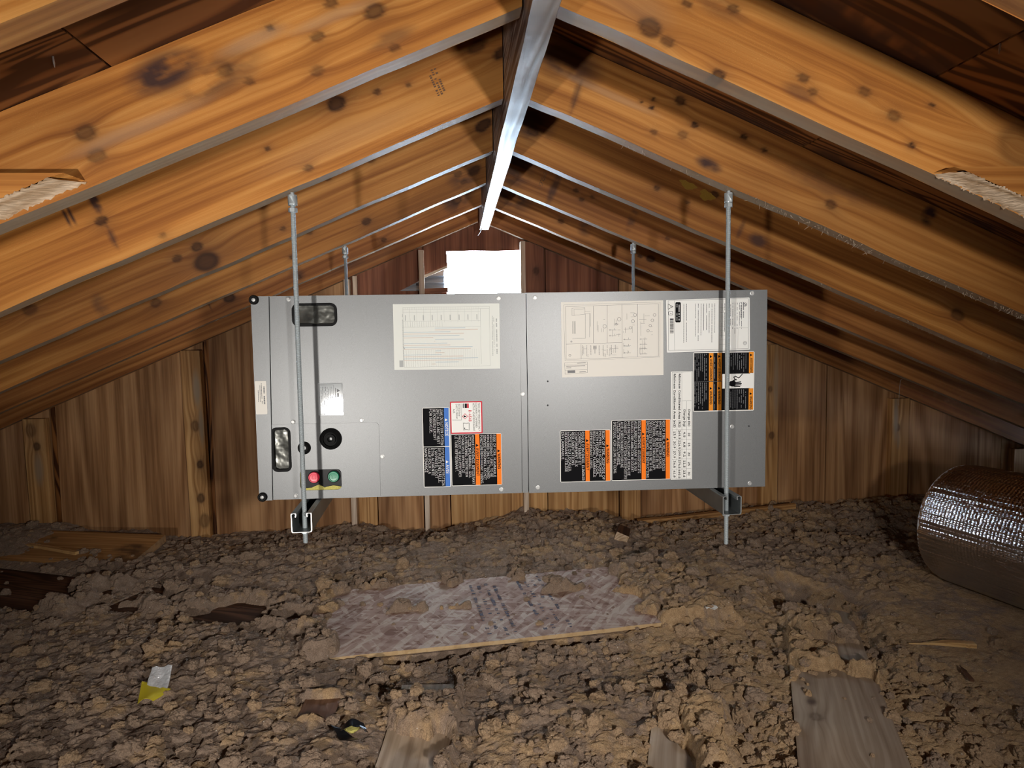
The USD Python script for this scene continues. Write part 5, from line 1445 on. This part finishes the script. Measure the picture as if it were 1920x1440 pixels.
zf = max(hz(a_, b_) for a_ in (-0.73, -0.70, -0.67) for b_ in (1.60, 1.63, 1.66)) + 0.004
ts = thing("tape_scrap", "scrap of silver foil with a yellow tape end lying on the left mounds", "tape scrap", (-0.68, 1.65, zf))
g = []
for i_ in range(7):
    row = []
    for j in range(6):
        u, w = i_ / 6, j / 5
        p = np.array([-0.724, 1.645, zf]) * (1 - u) + np.array([-0.722, 1.678, zf + 0.040]) * u
        q = np.array([-0.674, 1.638, zf]) * (1 - u) + np.array([-0.672, 1.670, zf + 0.038]) * u
        pt = p * (1 - w) + q * w + [0, 0, 0.004 * math.sin(5 * u + 3 * w) + 0.003 * math.sin(9 * w)]
        row.append(pt)
    g.append(row)
ribbon(g, "foilscrap", "foil_strip", ts)
g = []
for i_ in range(6):
    row = []
    for j in range(7):
        u, w = i_ / 5, j / 6
        p = np.array([-0.722, 1.592, zf - 0.002]) * (1 - u) + np.array([-0.740, 1.660, zf + 0.012]) * u
        q = np.array([-0.692 + 0.024 * u ** 0.5, 1.602 + 0.040 * u ** 0.6, zf - 0.002])
        pt = p * (1 - w) + q * w + [0, 0, 0.010 * (1 - u) * w * (1 - w) * 4 - 0.006 * (1 - u)]
        row.append(pt)
    g.append(row)
ribbon(g, "yellowtape", "tape_end", ts)
zf2 = max(hz(a_, b_) for a_ in (-0.26, -0.24, -0.22, -0.20, -0.185) for b_ in (1.375, 1.395, 1.415, 1.432)) + 0.004
bf = thing("film_scrap", "torn strip of black film lying at the bottom, left of the grey patchy plank", "film scrap", (-0.225, 1.41, zf2))


def strip3(pts, w, mat, name, parent):
    P = np.array(pts, float)
    n = 16
    u = np.linspace(0, 1, n)
    C = np.stack([np.interp(u, np.linspace(0, 1, len(P)), P[:, k]) for k in range(3)], 1)
    T = np.gradient(C, axis=0)
    S = np.cross(T, [0, 0, 1.0])
    S /= np.linalg.norm(S, axis=1, keepdims=True)
    ww = np.interp(u, np.linspace(0, 1, len(w)), w)
    return ribbon([[c + s_ * x * k + [0, 0, 0.003 * math.sin(7 * uu + x * 2)] for x in (-0.5, 0, 0.5)] for c, s_, k, uu in zip(C, S, ww, u)], mat, name, parent, 0.001)


strip3([(-0.262, 1.432, zf2 + 0.006), (-0.243, 1.415, zf2), (-0.228, 1.395, zf2), (-0.205, 1.372, zf2 + 0.004)], [0.004, 0.012, 0.024, 0.018], "blackfilm", "film_strip", bf)
strip3([(-0.240, 1.412, zf2 + 0.003), (-0.218, 1.432, zf2 + 0.008), (-0.198, 1.428, zf2 + 0.006), (-0.184, 1.405, zf2)], [0.010, 0.020, 0.012, 0.006], "blackfilm", "film_strip", bf)
m = trimesh.creation.icosphere(3)
v = np.array(m.vertices)
v = v * (1 + 0.5 * (meshkit.fbm(v * 2.1 + 3, 3, 77) - 0.5))[:, None] * [0.017, 0.022, 0.010]
obj("fibre_tuft", trimesh.Trimesh(v + [-0.222, 1.462, hz(-0.222, 1.462) + 0.010], m.faces, process=False), "yellow", None, smooth=True, label="small yellow fibre tuft just above the black film scrap", cat="fibre tuft")
zf3 = hz(0.80, 1.95) + 0.012
pp = thing("paper_scrap", "little white paper scrap in the insulation at the strand board's right end", "paper scrap", (0.77, 1.94, zf3))
ribbon([[np.array([0.752 + 0.035 * j / 4, 1.93 + 0.02 * i_ / 3, zf3 + 0.004 * math.sin(j * 1.7 + i_)]) for j in range(5)] for i_ in range(4)], "white", "paper", pp)

# ------------------------------------------------------------------ the foil roll
na, nt = 120, 560
th = np.linspace(0, 2 * np.pi, nt + 1)[:-1]
r = np.random.default_rng(5)
facet = np.interp(th, np.linspace(0, 2 * np.pi, 181), np.append(r.uniform(-1, 1, 180), 0) * 0.0014)
aa = np.linspace(0, ROLL_L, na)
A, TH = np.meshgrid(aa, th, indexing="ij")
P3 = np.stack([A * 30, TH * ROLL_R * 60, 0 * A], -1)
rad = ROLL_R + facet[None, :] + 0.0012 * (meshkit.fbm(P3, 3, 3) - 0.5) + 0.006 * (meshkit.noise(np.stack([A * 3, np.cos(TH) * 2 + 5, np.sin(TH) * 2 + 5], -1), 4) - 0.5)
rad = rad - 0.006 * np.exp(-A / 0.012)
uu = np.array([-ROLL_A[1], ROLL_A[0], 0])
vv = np.array([0, 0, 1.0])
pts = ROLL_C + A[..., None] * ROLL_A + rad[..., None] * (np.cos(TH)[..., None] * uu + np.sin(TH)[..., None] * vv)
i_ = np.arange(na * nt).reshape(na, nt)
q = np.stack([i_[:-1], i_[1:], np.roll(i_, -1, 1)[1:], np.roll(i_, -1, 1)[:-1]], -1).reshape(-1, 4)
roll = thing("foil_roll", "big roll of silver foil insulation lying on the floor at the right edge", "insulation roll", tuple(ROLL_C + ROLL_A * ROLL_L / 2 - [0, 0, ROLL_R]))
obj("foil_skin", trimesh.Trimesh(pts.reshape(-1, 3), np.vstack([q[:, [0, 1, 2]], q[:, [0, 2, 3]]]), process=False), "foil", roll, smooth=True, attrs={"rest": np.stack([A.ravel(), (TH * ROLL_R).ravel(), 0 * A.ravel()], 1)})
for e, sgn in ((0.0, 1), (ROLL_L, -1)):
    prof, rr_ = [], 0.045
    while rr_ < ROLL_R - 0.009:
        prof += [(rr_, 0.008), (rr_ + 0.0008, 0.002), (rr_ + 0.0042, 0.002), (rr_ + 0.0050, 0.008)]
        rr_ += 0.006
    prof += [(ROLL_R - 0.0055, 0.0)]
    m = lathe(prof, 64)
    v = np.array(m.vertices)
    w = ROLL_C + ROLL_A * e + v[:, :1] * uu + v[:, 1:2] * vv + sgn * v[:, 2:3] * ROLL_A
    obj("rolled_end", trimesh.Trimesh(w, m.faces, process=False), "foilscrap", roll, label="end of the roll with its wound layers")

# a dusty thread hanging from a rafter on the right
p = np.array([1.905, 2.72, HR - TR * (1.905 - XR) - 0.002])
obj("cobweb_thread", tube([p, p + [-0.008, 0, -0.004], p + [-0.011, 0, -0.03], p + [-0.013, 0, -0.11]], 0.0009, 6), "web", None, smooth=True, label="dusty cobweb thread hanging from the right rafters near the wall", cat="cobweb")
